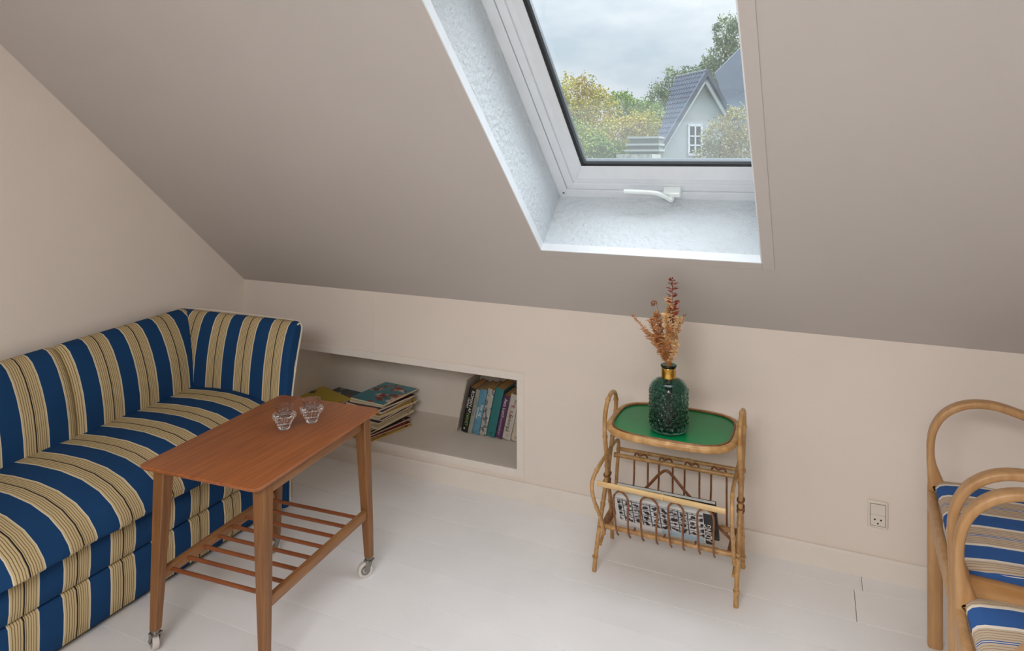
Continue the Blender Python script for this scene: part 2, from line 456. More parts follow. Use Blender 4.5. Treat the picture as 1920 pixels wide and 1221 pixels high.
# floor: boards laid along the knee wall
fl = MB(); fl.box(-.1, XR, YB, .02, -.10, -.022)
fl = struct(fl.build('floor', M['subfloor'], smooth=False))
bmesh_cache = {}
def board(x0, x1, y0, y1):
    g = .0008
    key = (round(x1 - x0, 3), round(y1 - y0, 3))
    if key not in bmesh_cache:
        L, W = key; c = .0005
        mb = MB()
        lo = [(0, 0, -.022), (L - 2 * g, 0, -.022), (L - 2 * g, W - 2 * g, -.022), (0, W - 2 * g, -.022)]
        mi = [(x, y, -c) for x, y, _ in lo]
        hi = [(c, c, 0), (L - 2 * g - c, c, 0), (L - 2 * g - c, W - 2 * g - c, 0), (c, W - 2 * g - c, 0)]
        i = [mb.vert(p_) for p_ in lo + mi + hi]
        mb.face((8, 9, 10, 11)); mb.face((3, 2, 1, 0))
        for k in range(4):
            k2 = (k + 1) % 4
            mb.face((k, k2, 4 + k2, 4 + k)); mb.face((4 + k, 4 + k2, 8 + k2, 8 + k))
        me = bpy.data.meshes.new('floor_board'); me.from_pydata(mb.v, [], mb.f); me.materials.append(M['floor'])
        bmesh_cache[key] = me
    o = bpy.data.objects.new('floor_board', bmesh_cache[key]); COL.objects.link(o); o.parent = fl
    o.location = (x0 + g, y0 + g, 0)
ys = [0.02, -.0948, -.2675, -.4238, -.5801, -.7358, -.8915]
while ys[-1] > YB: ys.append(ys[-1] - .156)
for i in range(len(ys) - 1):
    if i == 0: cuts = [0, 2.745, XR]
    elif i == 1: cuts = [0, 2.72, XR]
    else:
        cuts = [0, random.choice((3.35, 3.7, 4.1, 4.4)), XR]
    for a_, c_ in zip(cuts, cuts[1:]): board(a_, c_, ys[i + 1], ys[i])

# ------------------------------------------------------------------ skylight
NF = .272                                             # depth of the window plane behind the ceiling
rev = MB()
SB = -.033                                            # reveal foot at the window
rev.quad(sl(WX0, 0), sl(WX0, SOPEN), sl(WX0, SOPEN + .02, NF + .05), sl(WX0, SB, NF + .05))
rev.quad(sl(WX1, 0), sl(WX1, SOPEN), sl(WXR, SOPEN + .02, NF + .05), sl(WXR, SB, NF + .05))
rev.quad(sl(WX0, 0), sl(WX1, 0), sl(WXR, SB, NF + .05), sl(WX0, SB, NF + .05))
rev.quad(sl(WX0, SOPEN), sl(WX1, SOPEN), sl(WXR, SOPEN + .02, NF + .05), sl(WX0, SOPEN + .02, NF + .05))
win = struct(thing('window_1', None, None, tuple(sl((WX0 + WX1) / 2, 0, NF))))
rv = MB(); rv.v, rv.f, rv.u, rv.m = rev.v, rev.f, rev.u, rev.m
reveal = struct(rv.build('trim_2', M['reveal'], smooth=False))
SLM = Matrix(((1, 0, 0, 0), (0, UV.y, NV.y, OV.y), (0, UV.z, NV.z, OV.z), (0, 0, 0, 1)))   # (x, s, n) -> world
def sbox(mb, x0, x1, s0, s1, n0, n1, m=None): mb.box(x0, x1, s0, s1, n0, n1, SLM, m)
def ring(mb, xi, so, wid, n0, n1, n1b=None):
    """four mitred bars: outer rectangle (x0,x1,s0,s1), inner inset wid; front face n0 (outer) .. n1b (inner), back n1"""
    x0, x1, s0, s1 = xi[0], xi[1], so[0], so[1]
    n1b = n0 if n1b is None else n1b
    O = [(x0, s0), (x1, s0), (x1, s1), (x0, s1)]
    I = [(x0 + wid, s0 + wid), (x1 - wid, s0 + wid), (x1 - wid, s1 - wid), (x0 + wid, s1 - wid)]
    return O, I
def ring_bar(k, O, I, n0o, n0i, nb):
    k2 = (k + 1) % 4
    mb = MB()
    P = [(O[k], n0o), (O[k2], n0o), (I[k2], n0i), (I[k], n0i), (O[k], nb), (O[k2], nb), (I[k2], nb), (I[k], nb)]
    i = [mb.vert(sl(p_[0], p_[1], n_)) for p_, n_ in P]
    for q in ((0, 1, 2, 3), (7, 6, 5, 4), (0, 4, 5, 1), (1, 5, 6, 2), (2, 6, 7, 3), (3, 7, 4, 0)): mb.face([i[a] for a in q])
    return mb
def frame_ring(name, mat, parent, x0, x1, s0, s1, wx, ws, n0o, n0i, nb, bevel=.0015):
    O = [(x0, s0), (x1, s0), (x1, s1), (x0, s1)]
    I = [(x0 + wx, s0 + ws), (x1 - wx, s0 + ws), (x1 - wx, s1 - wx), (x0 + wx, s1 - wx)]
    for k in range(4):
        ring_bar(k, O, I, n0o, n0i, nb).build(name, mat, parent, smooth=False, bevel=bevel)
ST = SOPEN + .015
frame_ring('window_frame', M['white'], win, WX0, WXR, -.033, ST, .037, .043, NF - .006, NF - .006, NF + .05)
sash = MB(); sbox(sash, WX0 + .04, WXR - .04, .0055, ST - .04, NF + .032, NF + .05)
# sash: flat outer band, step, sloping inner band
frame_ring('sash_rail', M['white'], win, WX0 + .039, WXR - .039, .0135, ST - .039, .029, .031, NF - .002, NF - .002, NF + .045)
frame_ring('sash_lip', M['white'], win, WX0 + .068, WXR - .068, .0445, ST - .068, .020, .0215, NF + .006, NF + .006, NF + .045)
frame_ring('sash_bead', M['white'], win, WX0 + .088, WXR - .088, .066, ST - .088, .027, .054, NF + .003, NF + .018, NF + .045)
frame_ring('gasket', M['gasket'], win, WX0 + .115, WXR - .115, .120, ST - .115, .009, .004, NF + .019, NF + .022, NF + .045, 0)
frame_ring('spacer_bar', M['steelgrey'], win, WX0 + .124, WXR - .124, .124, ST - .124, .006, .010, NF + .026, NF + .030, NF + .045, 0)
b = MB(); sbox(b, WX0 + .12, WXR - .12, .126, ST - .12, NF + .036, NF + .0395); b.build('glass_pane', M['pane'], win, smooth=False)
# handle at the foot of the sash
hd = MB()
hp = smooth_path([sl(1.985, .052, NF - .040), sl(2.05, .051, NF - .041), sl(2.095, .049, NF - .042), sl(2.118, .036, NF - .042), sl(2.135, .018, NF - .040), sl(2.148, .004, NF - .036)], 5)
hd.ribbon(hp, [.015] * (len(hp) - 6) + [.017, .019, .021, .023, .022, .018], .011, tuple(NV), rr=.3)
ho = hd.build('handle_lever', M['handle'], win)
b = MB(); sbox(b, 2.118, 2.178, .014, .038, NF - .034, NF - .001); b.build('handle_block', M['handle'], win, bevel=.004)
b = MB(); b.tube([sl(2.144, .012, NF - .046), sl(2.144, .014, NF - .030)], .0085, 14); b.build('handle_pivot', M['handle'], win)
for s_ in (.004,):
    b = MB(); b.tube([sl(WX0 + .02, -.006, NF - .0075), sl(WX0 + .02, -.006, NF - .005)], .004, 10); b.build('screw_cap', M['steelgrey'], win)
# casing around the opening: flat strips on the ceiling and lipped edges inside
tw = struct(thing('trim_3', None, None, tuple(sl(WX0, 0, 0))))
for (x0, x1, s0, s1) in ((WX0 - .036, WX0, -.036, SOPEN + .036), (WX1, WX1 + .036, -.036, SOPEN + .036), (WX0, WX1, -.036, 0), (WX0, WX1, SOPEN, SOPEN + .036)):
    b = MB(); sbox(b, x0, x1, s0, s1, -.0035, .004); b.build('casing_board', M['ceiling'], tw, smooth=False, bevel=.001)
b = MB(); sbox(b, WX0, WX1, -.001, .003, -.0045, .026); b.build('edge_strip', M['white'], tw, smooth=False, bevel=.001)
for x in (WX0 - .001, WX1 - .003):
    b = MB(); sbox(b, x, x + .004, 0, SOPEN, -.0045, .026); b.build('edge_strip', M['white'], tw, smooth=False, bevel=.001)

# ------------------------------------------------------------------ wall outlet
ot = thing('wall_socket', 'cream wall socket with rocker switch above three pin holes', 'socket', (2.7945, -.001, .169))
b = MB(); b.box(2.764, 2.825, -.009, -.0005, .169, .259); b.build('cover_plate', M['plastic'], ot, bevel=.005, seg=3)
b = MB(); b.box(2.7725, 2.8165, -.0115, -.006, .215, .2495); b.build('rocker_switch', M['plastic'], ot, bevel=.001)
b = MB(); b.box(2.7725, 2.8165, -.0105, -.006, .1785, .2142); so = b.build('socket_face', M['plastic'], ot, bevel=.001)
b = MB(); b.box(2.7712, 2.8178, -.0095, -.0088, .1772, .2508); b.build('shadow_gap', M['subfloor'], ot, smooth=False)
for (x, z, w_, h_) in ((2.7855, .199, .0026, .003), (2.8035, .199, .0026, .003), (2.7945, .1865, .0030, .0026)):
    b = MB(); b.tube([(x, -.0112, z), (x, -.0095, z)], .0028, 12); b.build('pin_hole', M['socket_hole'], so)
#SPLIT
# ================================================================== sofa
def tz(z, y):
    k = .045 if z > .3 else .015
    return z + k * (max(y, -1.7) + 1.0) * min(1, z / .4)
YE, YN = -.40, -2.35
sofa = thing('sofa_bench', 'long built-in style sofa in navy and cream striped fabric with a corner back', 'sofa', (.35, -1.3, 0))
def frange(a, b_, n): return [a + (b_ - a) * i / n for i in range(n + 1)]
BACK = [(.206, .33), (.206, .40), (.200, .47), (.186, .54), (.164, .60), (.138, .65), (.108, .688), (.080, .706), (.055, .710), (.036, .702), (.024, .68), (.018, .62), (.018, .30)]
def back_panel(y0, y1, mat, n):
    b = MB(); yy = frange(y0, y1, n); rows = []; us = []
    for y in yy:
        e = min(y - y0, y1 - y) if y1 < -.5 else (y - y0)
        e = min(max(e, 0), .03) / .03
        pinch = (1 - math.sqrt(max(0, 1 - (1 - e) ** 2))) * .010
        rows.append([(x - (pinch if i < 8 else 0), y, tz(z, y) - (pinch * .6 if 4 < i < 10 else 0)) for i, (x, z) in enumerate(BACK)]); us.append([y] * len(BACK))
    ids = b.grid(rows, us=us)
    b.face(ids[0]); b.face(ids[-1][::-1])
    return b.build('back_cushion', mat, sofa, angle=70)
back_panel(YN, -.972, M['sofa_back_a'], 60)
back_panel(-.968, -.415, M['sofa_back_b'], 30)
# seat
SEAT = [(.10, .40), (.2, .408), (.32, .420), (.44, .424), (.54, .416), (.62, .396), (.675, .366), (.706, .334), (.716, .312), (.711, .296), (.695, .287), (.66, .284), (.10, .284)]
b = MB(); rows = []; us = []
for y in frange(YN, YE - .02, 80):
    wob = .003 * math.sin(y * 21) + .002 * math.sin(y * 47 + 1)
    rows.append([(x + (wob if x > .5 else 0), y, tz(z, y) + (wob * .5 if i < 8 else 0)) for i, (x, z) in enumerate(SEAT)]); us.append([y] * len(SEAT))
ids = b.grid(rows, cv=True, us=us); b.face(ids[0]); b.face(ids[-1][::-1])
b.build('seat_cushion', M['sofa_seat'], sofa, angle=70)
# base, two padded fronts with a seam between
def base_panel(z0, z1, x, nm):
    b = MB(); rows = []; us = []
    for y in frange(YN, YE - .005, 70):
        w1 = .0025 * math.sin(y * 33 + z0 * 40)
        pr = [(.10, z0), (x - .010, z0), (x - .002, z0 + .006), (x + .002 + w1, z0 + (z1 - z0) * .3), (x + .003 + w1, z0 + (z1 - z0) * .65), (x - .001, z1 - .008), (x - .010, z1), (.10, z1)]
        rows.append([(p_[0], y, tz(p_[1], y)) for p_ in pr]); us.append([y] * len(pr))
    ids = b.grid(rows, cv=True, us=us); b.face(ids[0]); b.face(ids[-1][::-1])
    b.build(nm, M['sofa_base'], sofa, angle=60)
base_panel(.170, .285, .668, 'base_panel'); base_panel(.016, .168, .668, 'base_panel')
b = MB(); b.box(.12, .64, YN, YE - .02, .001, .016); b.build('plinth', M['sofa_dark'], sofa, smooth=False)
# corner back across the end
ARM = [(.085, .30), (.085, .40), (.081, .48), (.073, .56), (.060, .63), (.044, .684), (.028, .716), (.012, .730), (-.004, .732), (-.014, .722), (-.012, .695), (.022, .56), (.048, .40), (.056, .02), (.085, .02)]
b = MB(); rows = []; us = []
xs_ = [.03] + frange(.06, .675, 24) + [.688, .696, .700]
def arow(x, d0):
    r_ = []
    for (d, z) in ARM:
        dd = d - d0 * (.5 if z > .7 else 1) if d > interp([.02, .4, .56, .72], [.07, .066, .045, -.005], z) else d + d0 * .3
        r_.append((x, YE - dd, z - (d0 * .7 if z > .66 else 0) + .006 * ((x - .1) / .6) * (z > .3)))
    return r_
for x in xs_:
    d0 = 0 if x <= .675 else {.688: .002, .696: .006, .700: .012}[round(x, 3)]
    rows.append(arow(x, d0)); us.append([x] * len(ARM))
ids = b.grid(rows, cv=True, us=us)
# end face continues the stripe round the corner
dfr = lambda z: interp([.02, .30, .40, .48, .56, .63, .684, .716, .73], [.085, .085, .085, .081, .073, .060, .044, .028, .012], z)
endv = [b.vert(p_, .700 + max(0, dfr(z) - d) * .8) for p_, (d, z) in zip(rows[-1], ARM)]
b.face(endv)
b.face(ids[0])
b.build('corner_back', M['sofa_arm'], sofa, angle=60)
b = MB()
b.tube(smooth_path([(.702, YE - .056, .03), (.702, YE - .048, .4), (.702, YE - .022, .565), (.702, YE + .011, .698), (.701, YE + .012, .718), (.699, YE + .004, .730), (.698, YE - .010, .726)], 6), .0035, 8)
b.build('piping', M['piping'], sofa)
b = MB()
b.tube(smooth_path([(.06, YE + .01, .735), (.35, YE + .012, .738), (.66, YE + .012, .736), (.69, YE + .01, .728)], 6), .003, 8)
b.build('piping', M['piping'], sofa)

# ================================================================== teak trolley table
TC, TA = Vector((1.068, -.945, 0)), math.radians(4.0)
def TT(x, y, z): return (TC.x + x * math.cos(TA) - y * math.sin(TA), TC.y + x * math.sin(TA) + y * math.cos(TA), z)
tab = thing('trolley_table', 'teak brown trolley table on four tapered splayed legs with a slatted lower shelf', 'table', tuple(TC))
HW, HL, ZTOP = .206, .305, .545
def rrect(hw, hl, r, n=6):
    out = []
    for cx_, cy_, a0 in ((hw - r, hl - r, 0), (-hw + r, hl - r, 90), (-hw + r, -hl + r, 180), (hw - r, -hl + r, 270)):
        for k in range(n + 1):
            a = math.radians(a0 + 90 * k / n); out.append((cx_ + r * math.cos(a), cy_ + r * math.sin(a)))
    return out
b = MB(); rows = []
for (ins, z) in ((.014, .5300), (.004, .5345), (.0008, .540), (0, .5425), (.0015, ZTOP - .0005), (.003, ZTOP)):
    rows.append([TT(x, y, z) for x, y in rrect(HW - ins, HL - ins, .022 - ins * .5)])
ids = b.grid(rows, cv=True); b.face(ids[0][::-1]); b.face(ids[-1])
b.build('tabletop', M['teak_top'], tab, angle=25)
LT, LF = (.172, .243), (.192, .258)
def leg_at(sx, sy, z):
    t_ = (.531 - z) / (.531 - .0)
    return (sx * (LT[0] + (LF[0] - LT[0]) * t_), sy * (LT[1] + (LF[1] - LT[1]) * t_))
for sx in (-1, 1):
    for sy in (-1, 1):
        b = MB(); rows = []
        for z, w_ in ((.064, .0235), (.068, .025), (.2, .030), (.40, .036), (.49, .039), (.531, .040)):
            cx_, cy_ = leg_at(sx, sy, z); h_ = w_ / 2; c_ = .003
            sec = [(-h_ + c_, -h_), (h_ - c_, -h_), (h_, -h_ + c_), (h_, h_ - c_), (h_ - c_, h_), (-h_ + c_, h_), (-h_, h_ - c_), (-h_, -h_ + c_)]
            rows.append([TT(cx_ + x, cy_ + y, z) for x, y in sec])
        ids = b.grid(rows, cv=True); b.face(ids[0][::-1]); b.face(ids[-1])
        lg = b.build('leg', M['teak_leg'], tab, angle=30)
        fx, fy = leg_at(sx, sy, .06)
        b = MB(); wx, wy, _ = TT(fx, fy, 0)
        b.tube([(wx, wy, .052), (wx, wy, .066)], [.011, .012], 14)
        dirx = {(1, 1): (-.62, -.78), (-1, 1): (-.2, -.98), (-1, -1): (-.9, .4), (1, -1): (-.7, -.7)}[(sx, sy)]
        px, py = -dirx[1], dirx[0]
        ox, oy = wx + dirx[0] * .014, wy + dirx[1] * .014
        for s_ in (-1, 1):
            q = [Vector((wx + px * s_ * .0115, wy + py * s_ * .0115, .056)), Vector((wx + px * s_ * .0125 + dirx[0] * .004, wy + py * s_ * .0125 + dirx[1] * .004, .046)), Vector((ox + px * s_ * .0125, oy + py * s_ * .0125, .022))]
            b.ribbon(q, [.019, .020, .014], .0025, (px, py, 0))
        b.box(-.013, .013, -.013, .013, .0515, .0555, Matrix.Translation((wx, wy, 0)))
        b.tube([(ox - px * .015, oy - py * .015, .0255), (ox + px * .015, oy + py * .015, .0255)], .0045, 10)
        ca = b.build('caster_fork', M['chrome'], lg)
        for nm_, mt_, prof_ in (('caster_wheel', M['tyre'], ((-.009, .0175), (-.009, .0232), (-.0065, .0250), (.0065, .0250), (.009, .0232), (.009, .0175))), ('wheel_hub', M['chrome'], ((-.0085, .006), (-.0095, .012), (-.0088, .0178), (.0088, .0178), (.0095, .012), (.0085, .006)))):
            b = MB(); rws = []
            for (d, r_) in prof_:
                rws.append([(ox + px * d + dirx[0] * r_ * math.cos(a), oy + py * d + dirx[1] * r_ * math.cos(a), .0253 + r_ * math.sin(a)) for a in [2 * PI * k / 28 for k in range(28)]])
            ids = b.grid(rws, cv=True); b.face(ids[0][::-1]); b.face(ids[-1])
            b.build(nm_, mt_, lg, angle=35)
for sx in (-1, 1):
    b = MB(); x = sx * .172
    P_ = [TT(x, -.225, .513), TT(x, .225, .513)]
    b.ribbon(P_, .036, .018, (math.cos(TA), math.sin(TA), 0), rr=.12); b.build('apron', M['teak_rail'], tab, angle=30)
    xa = leg_at(sx, 1, .215)[0]
    b = MB(); b.ribbon([TT(xa, -.235, .212), TT(xa, .235, .212)], .030, .018, (math.cos(TA), math.sin(TA), 0), rr=.2)
    b.build('side_rail', M['teak_rail'], tab, angle=30)
for sy in (-1, 1):
    b = MB(); b.ribbon([TT(-.155, sy * .236, .518), TT(.155, sy * .236, .518)], .026, .016, (-math.sin(TA), math.cos(TA), 0), rr=.12); b.build('apron', M['teak_dowel'], tab, angle=30)
for k in range(8):
    y = -.212 + k * (.424 / 7)
    b = MB(); b.tube([TT(-.172, y, .212), TT(.172, y, .212)], .0058, 10); b.build('shelf_dowel', M['teak_dowel'], tab)

# two pressed glass candle holders
def candle_glass(x, y, label):
    g = thing('glass_holder', label, 'candle holder', (x, y, ZTOP))
    b = MB()
    def fl(amp, n=16):
        return amp
    def rf(r, z, a):
        if .002 < z < .050 and r > .012: return r * (1 + .045 * (1 if math.sin(a * 14) > 0 else -.6))
        return r
    out = [(.0165, 0), (.0175, .004), (.0175, .010), (.0215, .0125), (.0215, .020), (.026, .023), (.026, .031), (.0335, .034), (.0355, .040), (.0355, .046), (.030, .0485), (.0255, .050), (.0255, .060), (.0275, .070), (.0278, .0735)]
    inn = [(.0255, .0735), (.0235, .064), (.0225, .052), (.021, .048), (.008, .047)]
    b.lathe(out + inn, (x, y, ZTOP + .0004), 56, rf=rf)
    b.build('cup', M['clear_glass'], g, angle=25)
candle_glass(1.074, -.895, 'clear ribbed glass candle holder nearer the front edge of the teak tabletop')
candle_glass(1.115, -.815, 'clear ribbed glass candle holder nearer the wall niche on the teak tabletop')

# ================================================================== comics and books in the niche
def cover_mat(name, base, patches, scale=28, thr=.56, rough=.35):
    m, t, p = newmat(name)
    co = t.nodes.new('ShaderNodeTexCoord')
    vo = t.nodes.new('ShaderNodeTexVoronoi'); vo.inputs['Scale'].default_value = scale
    t.links.new(co.outputs['Object'], vo.inputs['Vector'])
    sp = t.nodes.new('ShaderNodeSeparateColor'); t.links.new(vo.outputs['Color'], sp.inputs[0])
    r = t.nodes.new('ShaderNodeValToRGB'); r.color_ramp.interpolation = 'CONSTANT'
    for i, c in enumerate(patches):
        if i < 2: e = r.color_ramp.elements[i]; e.position = i / len(patches)
        else: e = r.color_ramp.elements.new(i / len(patches))
        e.color = c
    t.links.new(sp.outputs[0], r.inputs['Fac'])
    n = t.nodes.new('ShaderNodeTexNoise'); n.inputs['Scale'].default_value = scale * .33; n.inputs['Detail'].default_value = 2
    t.links.new(co.outputs['Object'], n.inputs['Vector'])
    g = t.nodes.new('ShaderNodeMath'); g.operation = 'GREATER_THAN'; g.inputs[1].default_value = thr
    t.links.new(n.outputs['Fac'], g.inputs[0])
    mx = t.nodes.new('ShaderNodeMix'); mx.data_type = 'RGBA'; mx.inputs['A'].default_value = base
    t.links.new(g.outputs[0], mx.inputs['Factor']); t.links.new(r.outputs['Color'], mx.inputs['B']); t.links.new(mx.outputs['Result'], p.inputs['Base Color'])
    p.inputs['Roughness'].default_value = rough
    return m
W_, K_, R_, Y_ = srgb(214, 206, 196), srgb(30, 28, 32), srgb(150, 36, 34), srgb(206, 176, 40)
C_TEAL = cover_mat('cover_teal', srgb(62, 140, 154), [srgb(200, 150, 120), R_, W_, srgb(90, 60, 50), srgb(62, 140, 154)], 42, .53)
C_YEL = cover_mat('cover_yellow', srgb(206, 182, 44), [srgb(150, 60, 40), srgb(60, 50, 40), srgb(180, 150, 30)], 30, .63)
C_DARK = cover_mat('cover_dark_green', srgb(26, 58, 66), [srgb(30, 80, 60), srgb(22, 34, 60), srgb(150, 150, 150), K_], 26, .56)
C_RED = cover_mat('cover_dark_red', srgb(124, 26, 30), [K_, srgb(150, 40, 40), srgb(60, 20, 24)], 30, .6)
C_MIX = [cover_mat('cover_plum', srgb(60, 40, 52), [W_, K_, R_], 30, .6), cover_mat('cover_cream', srgb(206, 194, 160), [Y_, R_, K_], 30, .62),
         cover_mat('cover_ochre', srgb(190, 150, 60), [R_, W_, K_], 30, .6), cover_mat('cover_navy', srgb(30, 36, 66), [W_, R_, Y_], 30, .6)]
M['pages'] = simple('comic_pages', srgb(214, 198, 170), .85, var=.12, vscale=14, stretch=(1, 1, 120))
M['pages_brown'] = simple('book_pages', srgb(166, 126, 76), .85, var=.15, vscale=20, stretch=(60, 1, 1))
def comic(cx_, cy_, z, w_, l_, rot, t_, mat, label, group=None, droop=.0, curl=0.0):
    """w_ along local x (spine at -x), l_ along local y"""
    e = thing('comic_book', label, 'comic book', (cx_, cy_, z), group)
    R = Matrix.Rotation(rot, 3, 'Z')
    def zf(x, y): return droop * max(0, (-y / l_ * 2)) ** 2 * -1 + curl * (x / w_ * 2) ** 2
    def sheet(mb, x0, x1, y0, y1, za, zb, nx=4, ny=5):
        rt, rb = [], []
        for i in range(nx + 1):
            x = x0 + (x1 - x0) * i / nx; a, c = [], []
            for j in range(ny + 1):
                y = y0 + (y1 - y0) * j / ny; q = R @ Vector((x, y, 0))
                a.append((cx_ + q.x, cy_ + q.y, z + zb + zf(x, y))); c.append((cx_ + q.x, cy_ + q.y, z + za + zf(x, y)))
            rt.append(a); rb.append(c)
        A = mb.grid(rt); B = mb.grid(rb)
        for i in range(nx):
            mb.face((A[i][0], A[i + 1][0], B[i + 1][0], B[i][0])); mb.face((A[i][ny], A[i + 1][ny], B[i + 1][ny], B[i][ny]))
        for j in range(ny):
            mb.face((A[0][j], A[0][j + 1], B[0][j + 1], B[0][j])); mb.face((A[nx][j], A[nx][j + 1], B[nx][j + 1], B[nx][j]))
    hw, hl = w_ / 2, l_ / 2
    b = MB(); sheet(b, -hw + .0006, hw - .001, -hl + .001, hl - .001, .0006, t_ - .0006); b.build('pages', M['pages'], e, smooth=False)
    b = MB(); sheet(b, -hw, hw, -hl, hl, t_ - .0006, t_); sheet(b, -hw, hw, -hl, hl, 0, .0006)
    b.build('cover', mat, e, smooth=False)
    return e
GS = 'comics in the tall stack in the niche'
zc = NZ0 + .0004

N_ST = 15
ORD = ['lowest', 'second', 'third', 'fourth', 'fifth', 'sixth', 'seventh', 'eighth', 'ninth', 'tenth', 'eleventh', 'twelfth', 'thirteenth', 'fourteenth', 'fifteenth']
for i in range(N_ST):
    f_ = i / (N_ST - 1)
    w_, l_ = .205 + random.uniform(-.012, .006), .272 + random.uniform(-.02, .006)
    cx_ = .690 - .012 * f_ + random.uniform(-.012, .012); cy_ = .128 + .100 * f_ ** .8 + random.uniform(-.012, .012)
    rot = math.radians(-7 + random.uniform(-6, 7)); t_ = .0078 + random.uniform(-.002, .003); m_ = C_MIX[i % 4]
    la = ('plum', 'cream', 'ochre', 'navy')[i % 4] + ' covered comic, ' + ORD[i] + ' from the bottom of the tall niche stack'
    if i == 0: cx_, cy_, rot, m_, la, t_ = .720, .105, math.radians(-15), C_MIX[2], 'ochre comic at the very bottom of the tall niche stack, jutting out', .006
    if i == 1: cx_, cy_, rot, m_, la, t_ = .708, .125, math.radians(-17), C_RED, 'dark red comic second from the bottom of the tall niche stack', .006
    if i == 2: cx_, cy_, rot, m_, la = .690, .135, math.radians(-12), C_MIX[0], 'plum covered comic just above the dark red one in the tall stack'
    if i == N_ST - 1: cx_, cy_, rot, m_, la = .676, .232, math.radians(-6), C_TEAL, 'teal comic with a small coloured picture, topmost on the tall niche stack'
    if i == N_ST - 2: cx_, cy_, rot, m_, la = .664, .238, math.radians(-1), C_MIX[1], 'cream comic directly under the teal topmost one'
    comic(cx_, cy_, zc, w_, l_, rot, t_, m_, la, GS, curl=.0); zc += t_ + .0006
zc = NZ0 + .0004
GB = 'comics in the low pile in the niche corner'
for i in range(6):
    comic(.385 + random.uniform(-.01, .01), .225 + random.uniform(-.01, .01), zc, .205, .275, math.radians(82 + random.uniform(-5, 5)), .0075, C_MIX[(i + 1) % 4],
          ('cream', 'ochre', 'navy', 'plum')[i % 4] + ' covered comic, ' + ORD[i] + ' from the bottom of the low corner pile in the niche', GB); zc += .008
comic(.41, .262, zc, .205, .272, math.radians(84), .007, C_DARK, 'dark green and blue comic at the back of the corner pile in the niche', GB); zc += .0075
comic(.47, .20, zc, .10, .20, math.radians(10), .004, C_RED, 'narrow dark red comic between the yellow one and the teal topped stack', GB); zc += .0045
comic(.318, .185, zc, .205, .275, math.radians(70), .006, C_YEL, 'bright yellow comic on top of the low corner pile in the niche', GB)

def mat_local(o, parent, Mx=None):
    o.parent = parent
    if Mx is not None: o.matrix_local = Mx
    return o
def text_part(name, s, size, mat, parent, Mx, sx=1.0):
    cu = bpy.data.curves.new('txt', 'FONT'); cu.body = s; cu.size = size; cu.align_x = 'CENTER'; cu.align_y = 'CENTER'; cu.extrude = .00015; cu.resolution_u = 3
    to = bpy.data.objects.new('txt', cu); COL.objects.link(to)
    bpy.context.view_layer.update()
    me = bpy.data.meshes.new_from_object(to.evaluated_get(bpy.context.evaluated_depsgraph_get()))
    bpy.data.objects.remove(to); me.materials.clear(); me.materials.append(mat); me.name = name
    o = bpy.data.objects.new(name, me); COL.objects.link(o); o.parent = parent
    o.matrix_local = Mx @ Matrix.Diagonal((sx, 1, 1, 1))
    return o
T_W = simple('print_white', srgb(226, 222, 214), .6); T_K = simple('print_black', srgb(26, 24, 26), .6)
T_R = simple('print_red', srgb(150, 40, 52), .6); T_G = simple('print_green', srgb(140, 170, 90), .6); T_L = simple('print_grey', srgb(110, 116, 112), .6)
AL = math.radians(12.5)
srgb_l = simple('print_lilac', srgb(188, 160, 186), .6)
def book(x_left, t_, h_, d_, mat, label, texts=(), yf=.238, group='books in the wall niche', name='paperback_book'):
    e = bpy.data.objects.new(name, None); COL.objects.link(e); e.empty_display_size = .05
    # local frame: x across the thickness from the left cover, y depth from the spine, z height
    e.rotation_euler = (0, AL, 0)
    e.location = (x_left, yf, NZ0 + .0006 + t_ * math.sin(AL))
    WLOC[e.name] = Vector((0, 0, 0)); tag(e, label, 'book', group)
    b = MB(); c = .0012
    b.box(0, c, 0, d_, 0, h_); b.box(t_ - c, t_, 0, d_, 0, h_)
    sp = [(c, .0016), (t_ * .2, .0004), (t_ * .5, 0), (t_ * .8, .0004), (t_ - c, .0016)]
    rows = [[(x, y, 0), (x, y, h_)] for x, y in sp]; ids = b.grid(rows)
    rows = [[(x, y + .0012, 0), (x, y + .0012, h_)] for x, y in sp]; ids = b.grid(rows)
    o = b.build('cover', mat, e, smooth=False)
    b = MB(); b.box(c + .0002, t_ - c - .0002, .003, d_ - .003, .002, h_ - .002); b.build('pages', M['pages_brown'], e, smooth=False)
    for (s, zc_, size, mt, xo, sx) in texts:
        # reads from top to bottom along the spine
        Mx = Matrix.Translation((t_ * .5 + xo, -.0006, zc_)) @ Matrix(((0, 1, 0, 0), (0, 0, -1, 0), (-1, 0, 0, 0), (0, 0, 0, 1)))
        text_part('spine_title', s, size, mt, e, Mx, sx)
    return e
B_ = lambda n, c, v=.06: simple(n, c, .45, var=v, vscale=30)
ca = math.cos(AL)
book(1.070, .0045, .248, .15, B_('folder_pale', srgb(196, 186, 172)), 'thin pale folder leaning at the left end of the niche books', group=None, name='thin_folder')
book(1.097, .030, .215, .14, B_('cover_black', srgb(20, 20, 22)), 'black paperback with white and green spine print, leftmost of the niche paperbacks',
     (('ROMAN AF', .150, .021, T_W, .006, 1.0), ('natten', .140, .018, T_W, -.007, 1.1), ('HAVET', .062, .022, T_G, .003, .9), ('o', .018, .018, T_W, 0, 1)))
book(1.131, .021, .212, .13, B_('cover_grey', srgb(150, 152, 140), .15), 'narrow grey green paperback between the black and the light blue one', (('stille dage', .13, .021, T_L, 0, 1.1),))
book(1.154, .034, .216, .13, B_('cover_lightblue', srgb(88, 140, 164), .2), 'light blue paperback, third from the left in the niche row', (('hav og', .115, .022, T_W, .007, 1.0), ('himmel', .10, .018, T_W, -.009, 1.0)))
